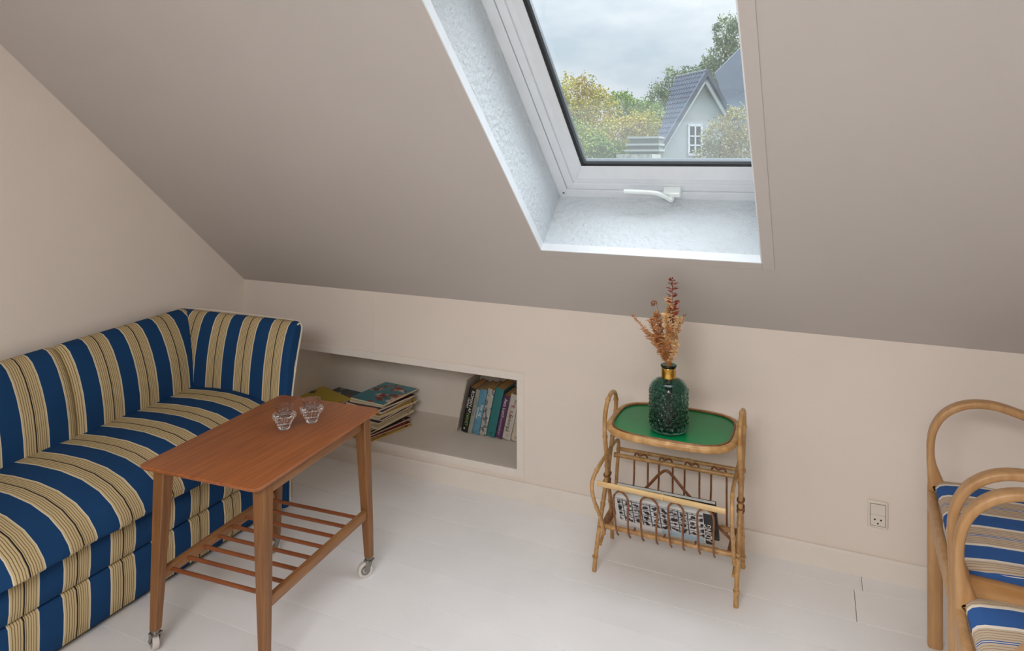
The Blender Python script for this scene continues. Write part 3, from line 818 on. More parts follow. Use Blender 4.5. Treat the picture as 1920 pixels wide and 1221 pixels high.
book(1.191, .033, .222, .13, cover_mat('cover_mottled', srgb(168, 168, 158), [srgb(110, 118, 122), srgb(190, 186, 176), srgb(90, 96, 110)], 90, .5), 'mottled grey and white paperback beside the teal one in the niche')
book(1.228, .041, .230, .135, B_('cover_plain_teal', srgb(44, 116, 118), .05), 'plain teal book, the thickest spine in the niche row', (('B', .016, .012, T_K, 0, 1.4),))
book(1.273, .032, .203, .13, B_('cover_purple', srgb(84, 50, 86), .1), 'purple paperback with pale title, right of the teal book', (('Asta Lund', .145, .021, T_W, -.001, 1.0), ('mennesker', .060, .019, srgb_l, -.002, 1.1)))
book(1.308, .040, .212, .13, B_('cover_white', srgb(196, 190, 180), .05), 'off-white paperback with red and black title near the niche jamb',
     (('Anna', .172, .019, T_R, .008, 1.0), ('K. Ros', .132, .022, T_R, -.004, 1.0), ('Enken', .088, .024, T_K, -.002, 1.0), ('p\u00e5', .047, .026, T_K, -.003, 1.0), ('K', .02, .010, T_K, 0, 1)))
book(1.351, .036, .205, .13, B_('cover_cream_b', srgb(200, 190, 172), .06), 'cream paperback half hidden behind the right niche jamb', (('F', .018, .012, T_K, 0, 1),))
book(1.390, .030, .205, .13, B_('cover_brown_b', srgb(120, 84, 60), .06), 'brown paperback at the far right end, hidden by the niche jamb')
# ================================================================== rattan side table with magazine basket
rk = thing('rattan_table', 'rattan side table with green top and a magazine basket beneath', 'side table', (2.15, -.235, 0))
YC = -.235
XL0, XL1, XR0, XR1 = 1.921, 1.950, 2.379, 2.388
def cane_r(path, r, step=.11, ph=0.0, bulge=1.28):
    out = []; d = ph
    for i, p_ in enumerate(path):
        if i: d += (Vector(path[i]) - Vector(path[i - 1])).length
        q = abs((d % step) - step / 2)
        out.append(r * (bulge if q > step / 2 - .0035 else 1.0))
    return out
def cane(name, pts, r, mat, parent=None, sub=8, n=10, nodes=True, closed=False, **k):
    p_ = smooth_path(pts, sub, closed) if len(pts) > 2 else [Vector(pts[0]).lerp(Vector(pts[1]), i / 40) for i in range(41)]
    b = MB(); b.tube(p_, cane_r(p_, r, **k) if nodes else r, n, closed=closed)
    return b.build(name, mat, parent or rk, angle=60)
def end_loop(x0, x1, ph):
    half = [(-.112, 0), (-.098, .06), (-.066, .15), (-.030, .225), (-.0125, .275), (-.014, .32), (-.034, .38), (-.058, .44), (-.070, .495), (-.064, .535), (-.042, .562), (0, .573)]
    pts = [(x0 + (x1 - x0) * z / .57, YC + y, z) for y, z in half] + [(x0 + (x1 - x0) * z / .57, YC - y, z) for y, z in half[-2::-1]]
    return cane('end_loop', pts, .0075, M['cane'], sub=8, step=.13, ph=ph)
for (x0, x1, ph) in ((XL0, XL1, .05), (XR0, XR1, .02)):
    lp = end_loop(x0, x1, ph)
    # foot brace and lashings
    xm = x0 + (x1 - x0) * .12
    cane('foot_brace', [(xm + .010 * (1 if x0 < 2.1 else -1), YC - .088, .082), (xm + .010 * (1 if x0 < 2.1 else -1), YC - .03, .105), (xm + .010 * (1 if x0 < 2.1 else -1), YC + .045, .145)], .0055, M['cane'], step=.2)
    for z in (.25, .262, .285):
        t_ = z / .57; xx = x0 + (x1 - x0) * t_
        b = MB(); ring_ = [(xx + .0105 * math.cos(a), YC + .024 * math.sin(a), z) for a in [2 * PI * k / 20 for k in range(20)]]
        b.tube(ring_, .0028, 6, closed=True); b.build('lashing', M['cane_dark'], rk)
    for yy in (-.103, .103):
        b = MB(); zz = .045; b.tube([(x0 + .001, YC + yy, zz - .003), (x0 + .0012, YC + yy, zz + .003)], .0102, 12); b.build('cane_node', M['cane'], rk)
# tray
def tray_outline(k, hx=.203, hy=.160):
    out = []
    for i in range(64):
        a = 2 * PI * i / 64; c, s = math.cos(a), math.sin(a); e = 2 / 3.6
        out.append((2.168 + (hx + k) * math.copysign(abs(c) ** e, c), YC - .008 + (hy + k) * math.copysign(abs(s) ** e, s)))
    return out
ZTR = .494
b = MB(); b.tube([(x, y, ZTR) for x, y in tray_outline(0)], .0115, 12, closed=True); b.build('tray_rim', M['cane'], rk)
b = MB(); b.tube([(x, y, ZTR + .0095) for x, y in tray_outline(-.010)], .0028, 8, closed=True); b.build('inner_cane', M['cane_dark'], rk)
b = MB(); o1 = tray_outline(-.006); i0 = [b.vert((x, y, ZTR - .003)) for x, y in o1]; i1 = [b.vert((x, y, ZTR + .006)) for x, y in o1]
b.face(i0[::-1]); b.face(i1)
for k in range(64): b.face((i0[k], i0[(k + 1) % 64], i1[(k + 1) % 64], i1[k]))
b.build('tray_panel', M['green'], rk, smooth=False)
# rails
cane('back_rail', [(1.938, -.155, .322), (2.388, -.155, .322)], .0075, M['cane'], step=.3)
cane('back_rail', [(1.938, -.120, .331), (2.388, -.120, .331)], .0070, M['cane'], step=.26)
b = MB(); b.ribbon([(1.955, -.424, .338), (2.15, -.424, .335), (2.358, -.424, .330)], .021, .011, (0, .85, .5), rr=.45)
b.build('front_rail', M['cane_light'], rk)
b = MB(); b.tube([(2.166, -.424, .3345), (2.170, -.424, .3345)], .0112, 12); b.build('cane_node', M['cane_light'], rk)
for (yy, z) in ((-.312, .143), (-.165, .143)):
    cane('bottom_rail', [(1.928, yy, z), (2.386, yy, z)], .0082, M['cane'], step=.22, ph=.05)
for x0 in (1.932, 2.378):
    cane('cross_rail', [(x0, -.325, .134), (x0, -.15, .134)], .006, M['cane'], step=.3)
# side hoops
for x, s_ in ((1.946, 1), (2.372, -1)):
    cane('side_hoop', [(x, -.318, .118), (x, -.352, .185), (x - .004 * s_, -.412, .27), (x - .006 * s_, -.434, .325), (x - .004 * s_, -.418, .355), (x, -.36, .372), (x, -.27, .376), (x, -.18, .378), (x, -.132, .366), (x, -.128, .335), (x, -.145, .27), (x, -.166, .19), (x, -.172, .135)], .0062, M['cane'], sub=6, step=.15)
# front and back hairpins
ft = [2.004, 2.052, 2.092, 2.148, 2.180, 2.229, 2.270, 2.320]
fb = [1.998, 2.039, 2.084, 2.131, 2.176, 2.217, 2.267, 2.312]
for k in range(4):
    a0, a1, c0, c1 = ft[2 * k], ft[2 * k + 1], fb[2 * k], fb[2 * k + 1]
    def fp(x, t_, bow=0.0): return (x, -.326 + (-.414 + .326) * t_ - bow, .127 + (.322 - .127) * t_)
    m_ = (a0 + a1) / 2
    pts = [fp(c0, 0, -.006), fp(c0, .12, .006), fp(c0 * .6 + a0 * .4, .45, .010), fp(a0, .80, .004), fp(a0 + .006, .92), fp(m_, .995), fp(a1 - .006, .92), fp(a1, .80, .004), fp(c1 * .6 + a1 * .4, .45, .010), fp(c1, .12, .006), fp(c1, 0, -.006)]
    cane('basket_hairpin', pts, .0034, M['cane_dark'], sub=6, n=8, nodes=False)
bk = [2.007, 2.057, 2.096, 2.145, 2.186, 2.237, 2.276, 2.328]
for k in range(4):
    a0, a1 = bk[2 * k], bk[2 * k + 1]; m_ = (a0 + a1) / 2
    pts = [(a0 - .003, -.158, .118), (a0 - .002, -.153, .17), (a0, -.140, .25), (a0 + .001, -.137, .315), (a0 + .010, -.142, .335), (m_, -.156, .3345), (a1 - .010, -.142, .335), (a1 - .001, -.137, .315), (a1, -.140, .25), (a1 + .002, -.153, .17), (a1 + .003, -.158, .118)]
    cane('basket_hairpin', pts, .0034, M['cane_dark'], sub=6, n=8, nodes=False)
cane('divider_arch', [(1.960, -.238, .150), (2.01, -.237, .197), (2.075, -.236, .266), (2.118, -.235, .318), (2.142, -.235, .334), (2.166, -.235, .318), (2.21, -.236, .272), (2.285, -.237, .205), (2.352, -.238, .150)], .0048, M['cane_dark'], nodes=False)
for x in (1.955, 2.357):
    b = MB(); b.ribbon([(x, -.312, .150), (x, -.238, .147), (x, -.165, .150)], .004, .016, (1, 0, 0)); b.build('floor_slat', M['cane_dark'], rk)
for x in (2.05, 2.15, 2.25):
    b = MB(); b.tube([(x, -.318, .1505), (x, -.16, .1505)], .0035, 8); b.build('floor_cane', M['cane_dark'], rk)

# magazines in the basket
def grid_cover():
    m, t, p = newmat('cover_portrait_grid')
    co = t.nodes.new('ShaderNodeTexCoord'); br = t.nodes.new('ShaderNodeTexBrick')
    br.offset = 0; br.inputs['Scale'].default_value = 1; br.inputs['Brick Width'].default_value = .030; br.inputs['Row Height'].default_value = .027
    br.inputs['Mortar Size'].default_value = .0018; br.inputs['Mortar'].default_value = srgb(60, 62, 66)
    br.inputs['Color1'].default_value = srgb(214, 216, 218); br.inputs['Color2'].default_value = srgb(186, 190, 194)
    t.links.new(co.outputs['Object'], br.inputs['Vector'])
    mp = t.nodes.new('ShaderNodeMapping'); mp.inputs['Scale'].default_value = (1 / .030, 1 / .027, 1)
    t.links.new(co.outputs['Object'], mp.inputs['Vector'])
    vf = t.nodes.new('ShaderNodeVectorMath'); vf.operation = 'FRACTION'; t.links.new(mp.outputs[0], vf.inputs[0])
    vs = t.nodes.new('ShaderNodeVectorMath'); vs.operation = 'DISTANCE'; vs.inputs[1].default_value = (.5, .48, 0); t.links.new(vf.outputs[0], vs.inputs[0])
    n = t.nodes.new('ShaderNodeTexNoise'); n.inputs['Scale'].default_value = 75; n.inputs['Detail'].default_value = 3; t.links.new(co.outputs['Object'], n.inputs['Vector'])
    ad = t.nodes.new('ShaderNodeMath'); ad.operation = 'MULTIPLY_ADD'; ad.inputs[1].default_value = 1.4; t.links.new(n.outputs['Fac'], ad.inputs[0]); t.links.new(vs.outputs['Value'], ad.inputs[2])
    r = t.nodes.new('ShaderNodeValToRGB'); r.color_ramp.interpolation = 'CONSTANT'
    el = r.color_ramp.elements
    el[0].position = 0; el[0].color = srgb(30, 28, 28); el[1].position = .93; el[1].color = srgb(150, 120, 108)
    e = el.new(.99); e.color = srgb(60, 56, 58)
    e = el.new(.999); e.color = (1, 1, 1, 1)
    t.links.new(ad.outputs[0], r.inputs['Fac'])
    mx = t.nodes.new('ShaderNodeMix'); mx.data_type = 'RGBA'; mx.blend_type = 'MULTIPLY'; mx.inputs['Factor'].default_value = 1
    t.links.new(br.outputs['Color'], mx.inputs['A']); t.links.new(r.outputs['Color'], mx.inputs['B']); t.links.new(mx.outputs['Result'], p.inputs['Base Color'])
    p.inputs['Roughness'].default_value = .35
    return m
M['mag_grid'] = grid_cover()
M['mag_white'] = simple('magazine_white', srgb(214, 214, 212), .4); M['mag_black'] = simple('magazine_black', srgb(22, 22, 24), .35)
M['mag_blue'] = simple('magazine_blue', srgb(166, 192, 208), .4, var=.1, vscale=120); M['mag_dark'] = cover_mat('magazine_dark', srgb(36, 34, 38), [srgb(90, 60, 40), srgb(60, 60, 66), K_], 40, .55)
def magazine(loc, tilt, roll, w_, h_, t_, label):
    e = bpy.data.objects.new('magazine', None); COL.objects.link(e); e.empty_display_size = .05
    # local x along the width, y up the cover, z towards the front
    e.matrix_world = Matrix.Translation(loc) @ Matrix.Rotation(roll, 4, Vector((0, -math.cos(tilt), math.sin(tilt)))) @ Matrix.Rotation(tilt, 4, 'X')
    WLOC[e.name] = Vector((0, 0, 0)); tag(e, label, 'magazine', 'magazines in the rattan basket')
    return e
tilt = math.radians(90 + 29)
mg = magazine((1.992, -.300, .152), tilt, math.radians(.5), .30, .155, .022, 'magazine with a grid of small portraits on its cover, in the rattan basket')
def lb(name, mat, parent, x0, x1, y0, y1, z0, z1):
    b = MB(); b.box(x0, x1, y0, y1, z0, z1); return b.build(name, mat, parent, smooth=False)
tk = .020
lb('pages', M['mag_white'], mg, .001, .312, .002, .153, -tk + .0006, -.0006)
cv = lb('cover', M['mag_white'], mg, 0, .314, 0, .155, -.0006, 0)
lb('portrait_grid', M['mag_grid'], mg, .012, .288, .028, .140, 0, .0003)
lb('blue_panel', M['mag_blue'], mg, .150, .286, .005, .026, 0, .0003)
lb('top_line', M['mag_black'], mg, .006, .290, .1415, .1428, 0, .0003)
lb('back_cover', M['mag_black'], mg, 0, .314, 0, .155, -tk, -tk + .0006)
sp = lb('spine', M['mag_black'], mg, .314, .3146, 0, .155, -tk, 0)
lb('title_strip', M['mag_black'], mg, .290, .314, .001, .154, 0, .0003)
text_part('title', 'ADING', .030, T_W, mg, Matrix.Translation((.302, .058, .0005)) @ Matrix(((0, -1, 0, 0), (1, 0, 0, 0), (0, 0, 1, 0), (0, 0, 0, 1))), .92)
text_part('title', 'ADING', .018, T_W, mg, Matrix.Translation((.3149, .06, -.010)) @ Matrix(((0, 0, 1, 0), (1, 0, 0, 0), (0, 1, 0, 0), (0, 0, 0, 1))), 1)
mg2 = magazine((2.000, -.268, .152), math.radians(90 + 27), math.radians(-.6), .29, .175, .012, 'black covered magazine standing behind the portrait grid one in the rattan basket')
lb('pages', M['mag_white'], mg2, .001, .318, .002, .172, -.011, -.0006)
lb('cover', M['mag_dark'], mg2, 0, .32, 0, .174, -.0006, 0)
lb('back_cover', M['mag_black'], mg2, 0, .32, 0, .174, -.0116, -.011)
lb('spine', M['mag_black'], mg2, .3195, .3203, 0, .174, -.0116, 0)

# ================================================================== green glass vase with dried stems
VC = Vector((2.162, -.298, ZTR + .0064))
vs_ = thing('glass_vase', 'dark green textured glass bottle vase with a brass collar on the rattan table', 'vase', tuple(VC))
def vrf(r, z, a):
    if r > .05 and .012 < z < .142:
        row = z / .0135; k = int(row); fr_ = row - k
        w_ = math.sin(a * 11 + (k % 2) * PI) * .35 + .5
        bump = math.sin(PI * min(1, max(0, fr_ + (w_ - .5) * .6))) 
        return r + .0050 * bump * (0.55 + .45 * math.sin(a * 22 + k * 2.3))
    return r
outer = [(.046, 0), (.054, .002), (.059, .007), (.0605, .012)] + [(.0605, .012 + .13 * i / 60) for i in range(1, 61)] + [(.0585, .150), (.053, .158), (.043, .165), (.030, .1695), (.0215, .172), (.0205, .178), (.0205, .205), (.0255, .209), (.0265, .212), (.0255, .215), (.021, .2155)]
inner = [(.017, .212), (.0165, .178), (.020, .167), (.042, .160), (.052, .152), (.0555, .142), (.0555, .02), (.050, .010), (.02, .007)]
b = MB(); b.lathe(outer + inner, VC, 132, rf=vrf); b.build('bottle', M['green_glass'], vs_, angle=70)
b = MB(); b.lathe([(.0212, .172), (.0236, .1725), (.0238, .174), (.0238, .2045), (.0232, .206), (.0212, .206)], VC, 40, cap0=False, cap1=False); b.build('brass_collar', M['brass'], vs_, angle=30)
M['straw'] = simple('dried_straw', srgb(190, 132, 80), .8, var=.3, vscale=90)
M['straw_light'] = simple('dried_pale', srgb(222, 186, 136), .8, var=.25, vscale=90)
M['straw_dark'] = simple('dried_brown', srgb(140, 82, 44), .8, var=.3, vscale=90)
M['red_leaf'] = simple('dried_red', srgb(150, 58, 40), .75, var=.3, vscale=80)
RV = Vector((.9137, .4065, 0))
def leaf(mb, p_, d, l_, w_):
    d = d.normalized(); q = d.cross(Vector((random.uniform(-1, 1), random.uniform(-1, 1), random.uniform(-1, 1)))).normalized(); nn = d.cross(q)
    a = mb.vert(p_); c = mb.vert(p_ + d * l_ * .5 + q * w_ / 2 + nn * w_ * .25); e = mb.vert(p_ + d * l_ + nn * -w_ * .3); g = mb.vert(p_ + d * l_ * .5 - q * w_ / 2 + nn * w_ * .25)
    h = mb.vert(p_ + d * l_ * .5 - nn * w_ * .1)
    mb.face((a, c, h)); mb.face((c, e, h)); mb.face((e, g, h)); mb.face((g, a, h))
MOUTH = VC + Vector((0, 0, .212))
GST = 'dried stems in the green vase'
def dried(tipx, tipy, tipz, mats, kind, label, base_off):
    tip = VC + RV * tipx + Vector((-.4065, .9137, 0)) * tipy + Vector((0, 0, tipz - VC.z))
    e = thing('dried_stem', label, 'dried flower', tuple(MOUTH), GST)
    foot = VC + Vector((base_off[0] * 1.2, base_off[1] * 1.2, .03)); mo = MOUTH + Vector((base_off[0], base_off[1], 0))
    mid = mo.lerp(tip, .5) + Vector((random.uniform(-.006, .006), random.uniform(-.006, .006), 0)) + RV * (-tipx * .12)
    path = smooth_path([foot, mo, mid, tip], 10)
    b = MB(); b.tube(path, [.0012 - .0006 * i / len(path) for i in range(len(path))], 6); b.build('stalk', mats[0], e)
    b = MB(); up = [p_ for p_ in path if p_.z > MOUTH.z + .015]
    n_ = len(up)
    for i, p_ in enumerate(up):
        f_ = i / max(1, n_ - 1)
        t_ = (path[-1] - path[-4]).normalized()
        if kind == 'spike' and f_ > .5:
            for k in range(6):
                a = random.uniform(0, 2 * PI); d = Vector((math.cos(a), math.sin(a), .35)); leaf(b, p_ + t_ * random.uniform(-.005, .005), d, .014 + .012 * (1 - abs(f_ - .7)), .0065)
        if kind == 'filler':
            for k in range(9):
                a = random.uniform(0, 2 * PI); d = Vector((math.cos(a), math.sin(a), random.uniform(-.2, .9))); leaf(b, p_ + Vector((random.uniform(-.004, .004), random.uniform(-.004, .004), random.uniform(-.006, .006))), d, random.uniform(.008, .018), random.uniform(.003, .006))
        if kind == 'bushy' and f_ > .35:
            for k in range(12):
                a = random.uniform(0, 2 * PI); d = Vector((math.cos(a), math.sin(a), random.uniform(-.3, 1))); leaf(b, p_, d, random.uniform(.012, .024), random.uniform(.004, .008))
        if kind == 'barley' and f_ > .45:
            for k in range(5):
                d = t_ + Vector((random.uniform(-.6, .6), random.uniform(-.6, .6), random.uniform(-.5, .5))); leaf(b, p_, d, random.uniform(.010, .02), .003)
        if kind == 'barley' and f_ > .8:
            leaf(b, p_, t_ + Vector((random.uniform(-.1, .1), random.uniform(-.1, .1), random.uniform(-.1, .1))), .035, .0012)
        if kind == 'twig' and i % 3 == 0 and f_ > .3:
            for k in range(4):
                a = random.uniform(0, 2 * PI); leaf(b, p_, Vector((math.cos(a), math.sin(a), .7)), .014, .004)
    if kind == 'curl':
        c = tip; pts = []
        for k in range(26):
            a = k / 25 * 2.3 * PI; r_ = .010 * (1 - k / 34); pts.append(c + RV * (r_ * math.cos(a) - .010) + Vector((0, 0, r_ * math.sin(a))))
        b.tube(pts, .0022, 6)
        for p_ in pts[::2]:
            leaf(b, p_, Vector((random.uniform(-1, 1), random.uniform(-1, 1), random.uniform(-1, 1))), .008, .004)
    if b.v:
        o = b.build('leaves', mats[1], e, smooth=False); o['kind'] = 'stuff'
S, SLt, SD = M['straw'], M['straw_light'], M['straw_dark']
dried(.012, 0, .995, (SD, M['red_leaf']), 'spike', 'tall dried stem with a rust red leaf spike, rising above all others', (.004, 0))
dried(-.038, .01, .915, (SD, M['straw_dark']), 'curl', 'dried stem with a curled brown tip left of the red spike', (-.006, .002))
dried(-.112, 0, .872, (S, S), 'barley', 'dried barley ear with long bristles leaning far to the left', (-.010, 0))
dried(-.085, -.02, .835, (S, S), 'filler', 'tan dried spray leaning left under the barley ear', (-.010, -.003))
dried(.040, .01, .918, (S, S), 'twig', 'tan dried twig just right of the red spike', (.006, .003))
dried(.048, -.015, .878, (SD, SD), 'twig', 'small brown dried twig leaning furthest to the right', (.010, -.002))
FILL = [(-.012, -.02, .885, SLt, 'pale dried spray at the centre front of the bunch, under the red spike'),
        (.012, .015, .90, S, 'tan dried spray directly behind the red leaf spike'),
        (-.038, .012, .88, S, 'tan dried spray just below the curled brown tip'),
        (.034, -.012, .87, SLt, 'pale dried spray at the right edge of the bunch'),
        (-.058, -.008, .865, S, 'tan dried spray between the barley ear and the curled tip'),
        (-.004, -.03, .845, S, 'tan dried spray nearest the viewer at mid height'),
        (.0, .005, .93, SLt, 'pale dried spray reaching highest beneath the red leaves'),
        (-.025, -.028, .80, S, 'short tan dried spray low at the front left'),
        (.018, -.03, .80, SLt, 'short pale dried spray low at the front right'),
        (-.045, .02, .80, S, 'short tan dried spray low at the back left')]
for (x, y, z, mm, la) in FILL:
    dried(x, y, z, (S, mm), 'bushy' if z > .85 else 'filler', la, (x * .16, y * .16))

# ================================================================== bentwood armchairs
def _shift(s):
    s.v = [(x + .043 * (y + .289), y, z) for x, y, z in s.v]
    return s
MB.shift = _shift          # both chairs stand turned by a couple of degrees
def armchair(yf, yn, dz, label):
    yc = (yf + yn) / 2
    e = thing('bentwood_armchair', label, 'armchair', (3.15, yc, 0), 'bentwood armchairs at the right')
    st = [(2.919, 0, .038), (2.919, .10, .038), (2.919, .40 + dz, .038), (2.922, .438 + dz, .043), (2.9165, .468 + dz, .033), (2.911, .50 + dz * .8, .024), (2.908, .54 + dz * .4, .019), (2.9085, .585, .018), (2.9165, .625, .018), (2.937, .663, .018), (2.970, .691, .019), (3.010, .7065, .019), (3.058, .709, .020), (3.10, .700, .021), (3.15, .683, .021), (3.24, .64, .021), (3.34, .575, .022), (3.40, .50, .024), (3.425, .44, .028), (3.43, .38, .032), (3.435, .2, .034), (3.45, 0, .034)]
    for y in (yf, yn):
        P_ = smooth_path([(x, y, z) for x, z, _ in st], 5)
        ws = []
        for k in range(len(st) - 1):
            for j in range(5): ws.append(st[k][2] + (st[k + 1][2] - st[k][2]) * j / 5)
        ws.append(st[-1][2])
        b = MB(); b.ribbon(P_, ws, .036, (0, 1, 0), rr=.28); b.shift().build('arm_and_leg', M['beech'], e, angle=50)
        b = MB(); b.ribbon([(2.93, y, .425 + dz), (3.2, y, .415 + dz), (3.43, y, .408 + dz)], .046, .026, (0, 1, 0), rr=.2); b.shift().build('side_rail', M['beech_x'], e, angle=40)
    b = MB(); b.ribbon([(2.908, yf - .014, .425), (2.906, yc, .424), (2.908, yn + .014, .425)], .050, .020, (1, 0, 0), rr=.25); b.shift().build('front_rail', M['beech'], e, angle=40)
    b = MB(); b.ribbon([(3.43, yf - .014, .41), (3.43, yn + .014, .41)], .045, .020, (1, 0, 0), rr=.25); b.shift().build('back_rail', M['beech'], e, angle=40)
    # seat cushion
    prof = [(x, z + dz) for x, z in [(2.925, .425), (2.917, .437), (2.918, .448), (2.926, .457), (2.94, .4615), (2.99, .465), (3.1, .463), (3.25, .453), (3.40, .44), (3.415, .428), (3.40, .410), (2.94, .410)]]
    b = MB(); rows = []; us = []
    y0, y1 = yf - .004, yn + .004
    for i in range(25):
        f_ = i / 24; y = y0 + (y1 - y0) * f_
        ed = min(f_, 1 - f_) / .06; ed = min(1, ed); dr = (1 - math.sqrt(1 - (1 - ed) ** 2)) * .006
        rows.append([(x + (dr * .5 if x < 2.93 else 0), y, z - (dr if 1 < k < 10 else 0)) for k, (x, z) in enumerate(prof)])
        us.append([-(y - yf) + .13 * (max(x, 2.93) - 2.93) - .048 for x, z in prof])
    ids = b.grid(rows, cv=True, us=us)
    for q in (0, -1): b.face([b.vert(p_, us[q][5]) for p_ in rows[q]])
    b.shift().build('seat_cushion', M['chair_seat'], e, angle=70)
    # back rest
    b = MB(); rows = []; us = []
    for i in range(13):
        f_ = i / 12; y = y0 + (y1 - y0) * f_
        pr = [(3.40, .47), (3.445, .60), (3.50, .76), (3.52, .82), (3.55, .83), (3.57, .81), (3.53, .66), (3.46, .47)]
        rows.append([(x, y, z) for x, z in pr]); us.append([-(y - yf)] * len(pr))
    ids = b.grid(rows, cv=True, us=us); b.face(ids[0]); b.face(ids[-1][::-1])
    b.shift().build('backrest', M['chair_seat'], e, angle=60)
    for y in (yf - .012, yn + .012):
        b = MB(); b.ribbon([(3.43, y, .40), (3.48, y, .60), (3.565, y, .84)], .03, .022, (0, 1, 0)); b.shift().build('back_post', M['beech'], e, angle=40)
    return e
armchair(-.289, -.765, .022, 'bentwood armchair with blue striped seat standing nearest the knee wall')
armchair(-.865, -1.341, .022, 'bentwood armchair with blue striped seat nearer the camera, in the right foreground')

# ================================================================== outside: trees, neighbour house, ground
def leafmat(name, cs, scale=.7):
    m, t, p = newmat(name)
    ge = t.nodes.new('ShaderNodeNewGeometry'); n = t.nodes.new('ShaderNodeTexNoise'); n.inputs['Scale'].default_value = scale; n.inputs['Detail'].default_value = 4
    t.links.new(ge.outputs['Position'], n.inputs['Vector'])
    r = t.nodes.new('ShaderNodeValToRGB'); el = r.color_ramp.elements
    el[0].position = .3; el[0].color = cs[0]; el[1].position = .7; el[1].color = cs[-1]
    for i, c in enumerate(cs[1:-1]): x = el.new(.3 + .4 * (i + 1) / (len(cs) - 1)); x.color = c
    t.links.new(n.outputs['Fac'], r.inputs['Fac']); t.links.new(r.outputs['Color'], p.inputs['Base Color']); p.inputs['Roughness'].default_value = .7
    p.inputs['Specular IOR Level'].default_value = .2
    return m
L_YEL = leafmat('leaf_yellow_green', [srgb(126, 136, 60), srgb(190, 184, 84), srgb(172, 150, 74), srgb(150, 164, 82)])
L_GRN = leafmat('leaf_green', [srgb(92, 122, 62), srgb(136, 160, 78), srgb(170, 176, 80)])
L_DRK = leafmat('leaf_dark', [srgb(104, 120, 96), srgb(134, 150, 116), srgb(156, 166, 124)])
L_PAL = leafmat('leaf_pale', [srgb(120, 130, 96), srgb(176, 164, 116), srgb(150, 150, 110)])
M['bark'] = simple('bark', srgb(92, 78, 66), .9)
ZG = -2.7
def tree(name, label, blobs, count, ls, mat, trunk, group='trees and shrubs outside the skylight'):
    """blobs: list of (centre, radii)"""
    base = Vector((trunk[0], trunk[1], ZG))
    e = thing(name, label, 'tree' if 'tree' in name else 'shrub', tuple(base), group)
    vol = np.array([r[0] * r[1] * r[2] for _, r in blobs]) ** .66; vol = vol / vol.sum()
    V = []; F = []
    for (c, r), q in zip(blobs, vol):
        n_ = int(count * q)
        d = rng.normal(size=(n_, 3)); d /= np.linalg.norm(d, axis=1)[:, None]
        rad = rng.uniform(.55, 1.0, n_) ** .5 * (1 + .13 * np.sin(d[:, 0] * 7 + d[:, 2] * 5) + .10 * np.sin(d[:, 0] * 17 + d[:, 2] * 23 + d[:, 1] * 11)) * rng.uniform(.85, 1.12, n_)
        P_ = np.array(c) + d * rad[:, None] * np.array(r)
        a = rng.normal(size=(n_, 3)); a /= np.linalg.norm(a, axis=1)[:, None]
        bb = np.cross(a, rng.normal(size=(n_, 3))); bb /= np.linalg.norm(bb, axis=1)[:, None]
        s_ = ls * rng.uniform(.6, 1.3, n_)[:, None]
        for k in range(n_):
            i = len(V); p0 = P_[k]
            V.extend([p0 - a[k] * s_[k], p0 + bb[k] * s_[k] * .6, p0 + a[k] * s_[k], p0 - bb[k] * s_[k] * .6]); F.append((i, i + 1, i + 2, i + 3))
    b = MB(); b.v = [tuple(map(float, v)) for v in V]; b.f = F; b.u = [0.0] * len(V); b.m = [0] * len(F)
    me = bpy.data.meshes.new('foliage'); me.from_pydata([(v[0] - base.x, v[1] - base.y, v[2] - base.z) for v in b.v], [], b.f); me.materials.append(mat)
    o = bpy.data.objects.new('foliage', me); COL.objects.link(o); o.parent = e; o['kind'] = 'stuff'
    b = MB(); tp = Vector(blobs[0][0])
    b.tube([base, base.lerp(tp, .5) + Vector((.1, 0, 0)), tp], [trunk[2], trunk[2] * .8, trunk[2] * .4], 8); b.build('trunk', M['bark'], e)
#TREES
tree('tree', 'yellow green broad tree at the left edge of the skylight view', [((-7.0, 26.0, 3.6), (1.1, 1.0, 1.45)), ((-6.3, 26.2, 3.2), (1.1, 1.0, 1.3)), ((-7.6, 25.8, 2.6), (1.2, 1.0, 1.6))], 13000, .056, L_YEL, (-6.9, 26, .16))
tree('tree', 'fresh green small tree in the middle of the skylight view', [((-5.75, 28.7, 3.65), (.75, .8, .85)), ((-5.2, 29.4, 3.3), (.9, .8, .9)), ((-4.6, 29.6, 3.1), (.8, .8, .9))], 10000, .054, L_GRN, (-5.4, 29, .13))
tree('shrub', 'mixed green shrub low in the middle of the skylight view', [((-4.9, 25.0, 1.9), (1.3, .9, 1.25)), ((-4.0, 25.8, 2.3), (.9, .8, 1.1)), ((-5.9, 24.8, 1.6), (1.2, .8, 1.2))], 13000, .054, L_YEL, (-4.9, 25, .10))
tree('shrub', 'dull green shrub low at the left in the skylight view', [((-6.9, 24.0, 1.6), (1.4, .9, 1.5)), ((-5.9, 23.9, 1.2), (1.4, .9, 1.2)), ((-4.4, 24.2, 1.1), (1.2, .8, 1.0))], 13000, .054, L_GRN, (-6.5, 24, .10))
tree('tree', 'dark green tree rising behind the tiled roof ridge', [((-5.2, 40.0, 5.4), (1.3, 1.2, 1.5)), ((-4.2, 40.3, 5.5), (1.3, 1.2, 1.5)), ((-3.2, 40.4, 6.0), (1.1, 1.0, 1.5)), ((-6.2, 40, 4.2), (1.2, 1.0, 1.8))], 12000, .075, L_DRK, (-4.5, 40.2, .25))
tree('tree', 'tall slender grey green tree at the right edge of the skylight view', [((-2.2, 39.0, 8.6), (.75, .8, 1.2)), ((-2.3, 39.0, 7.2), (.9, .8, 1.2)), ((-2.9, 39.0, 6.3), (1.1, .9, 1.0)), ((-1.6, 39.2, 8.3), (.6, .8, 1.2))], 4600, .085, L_DRK, (-2.3, 39, .22))
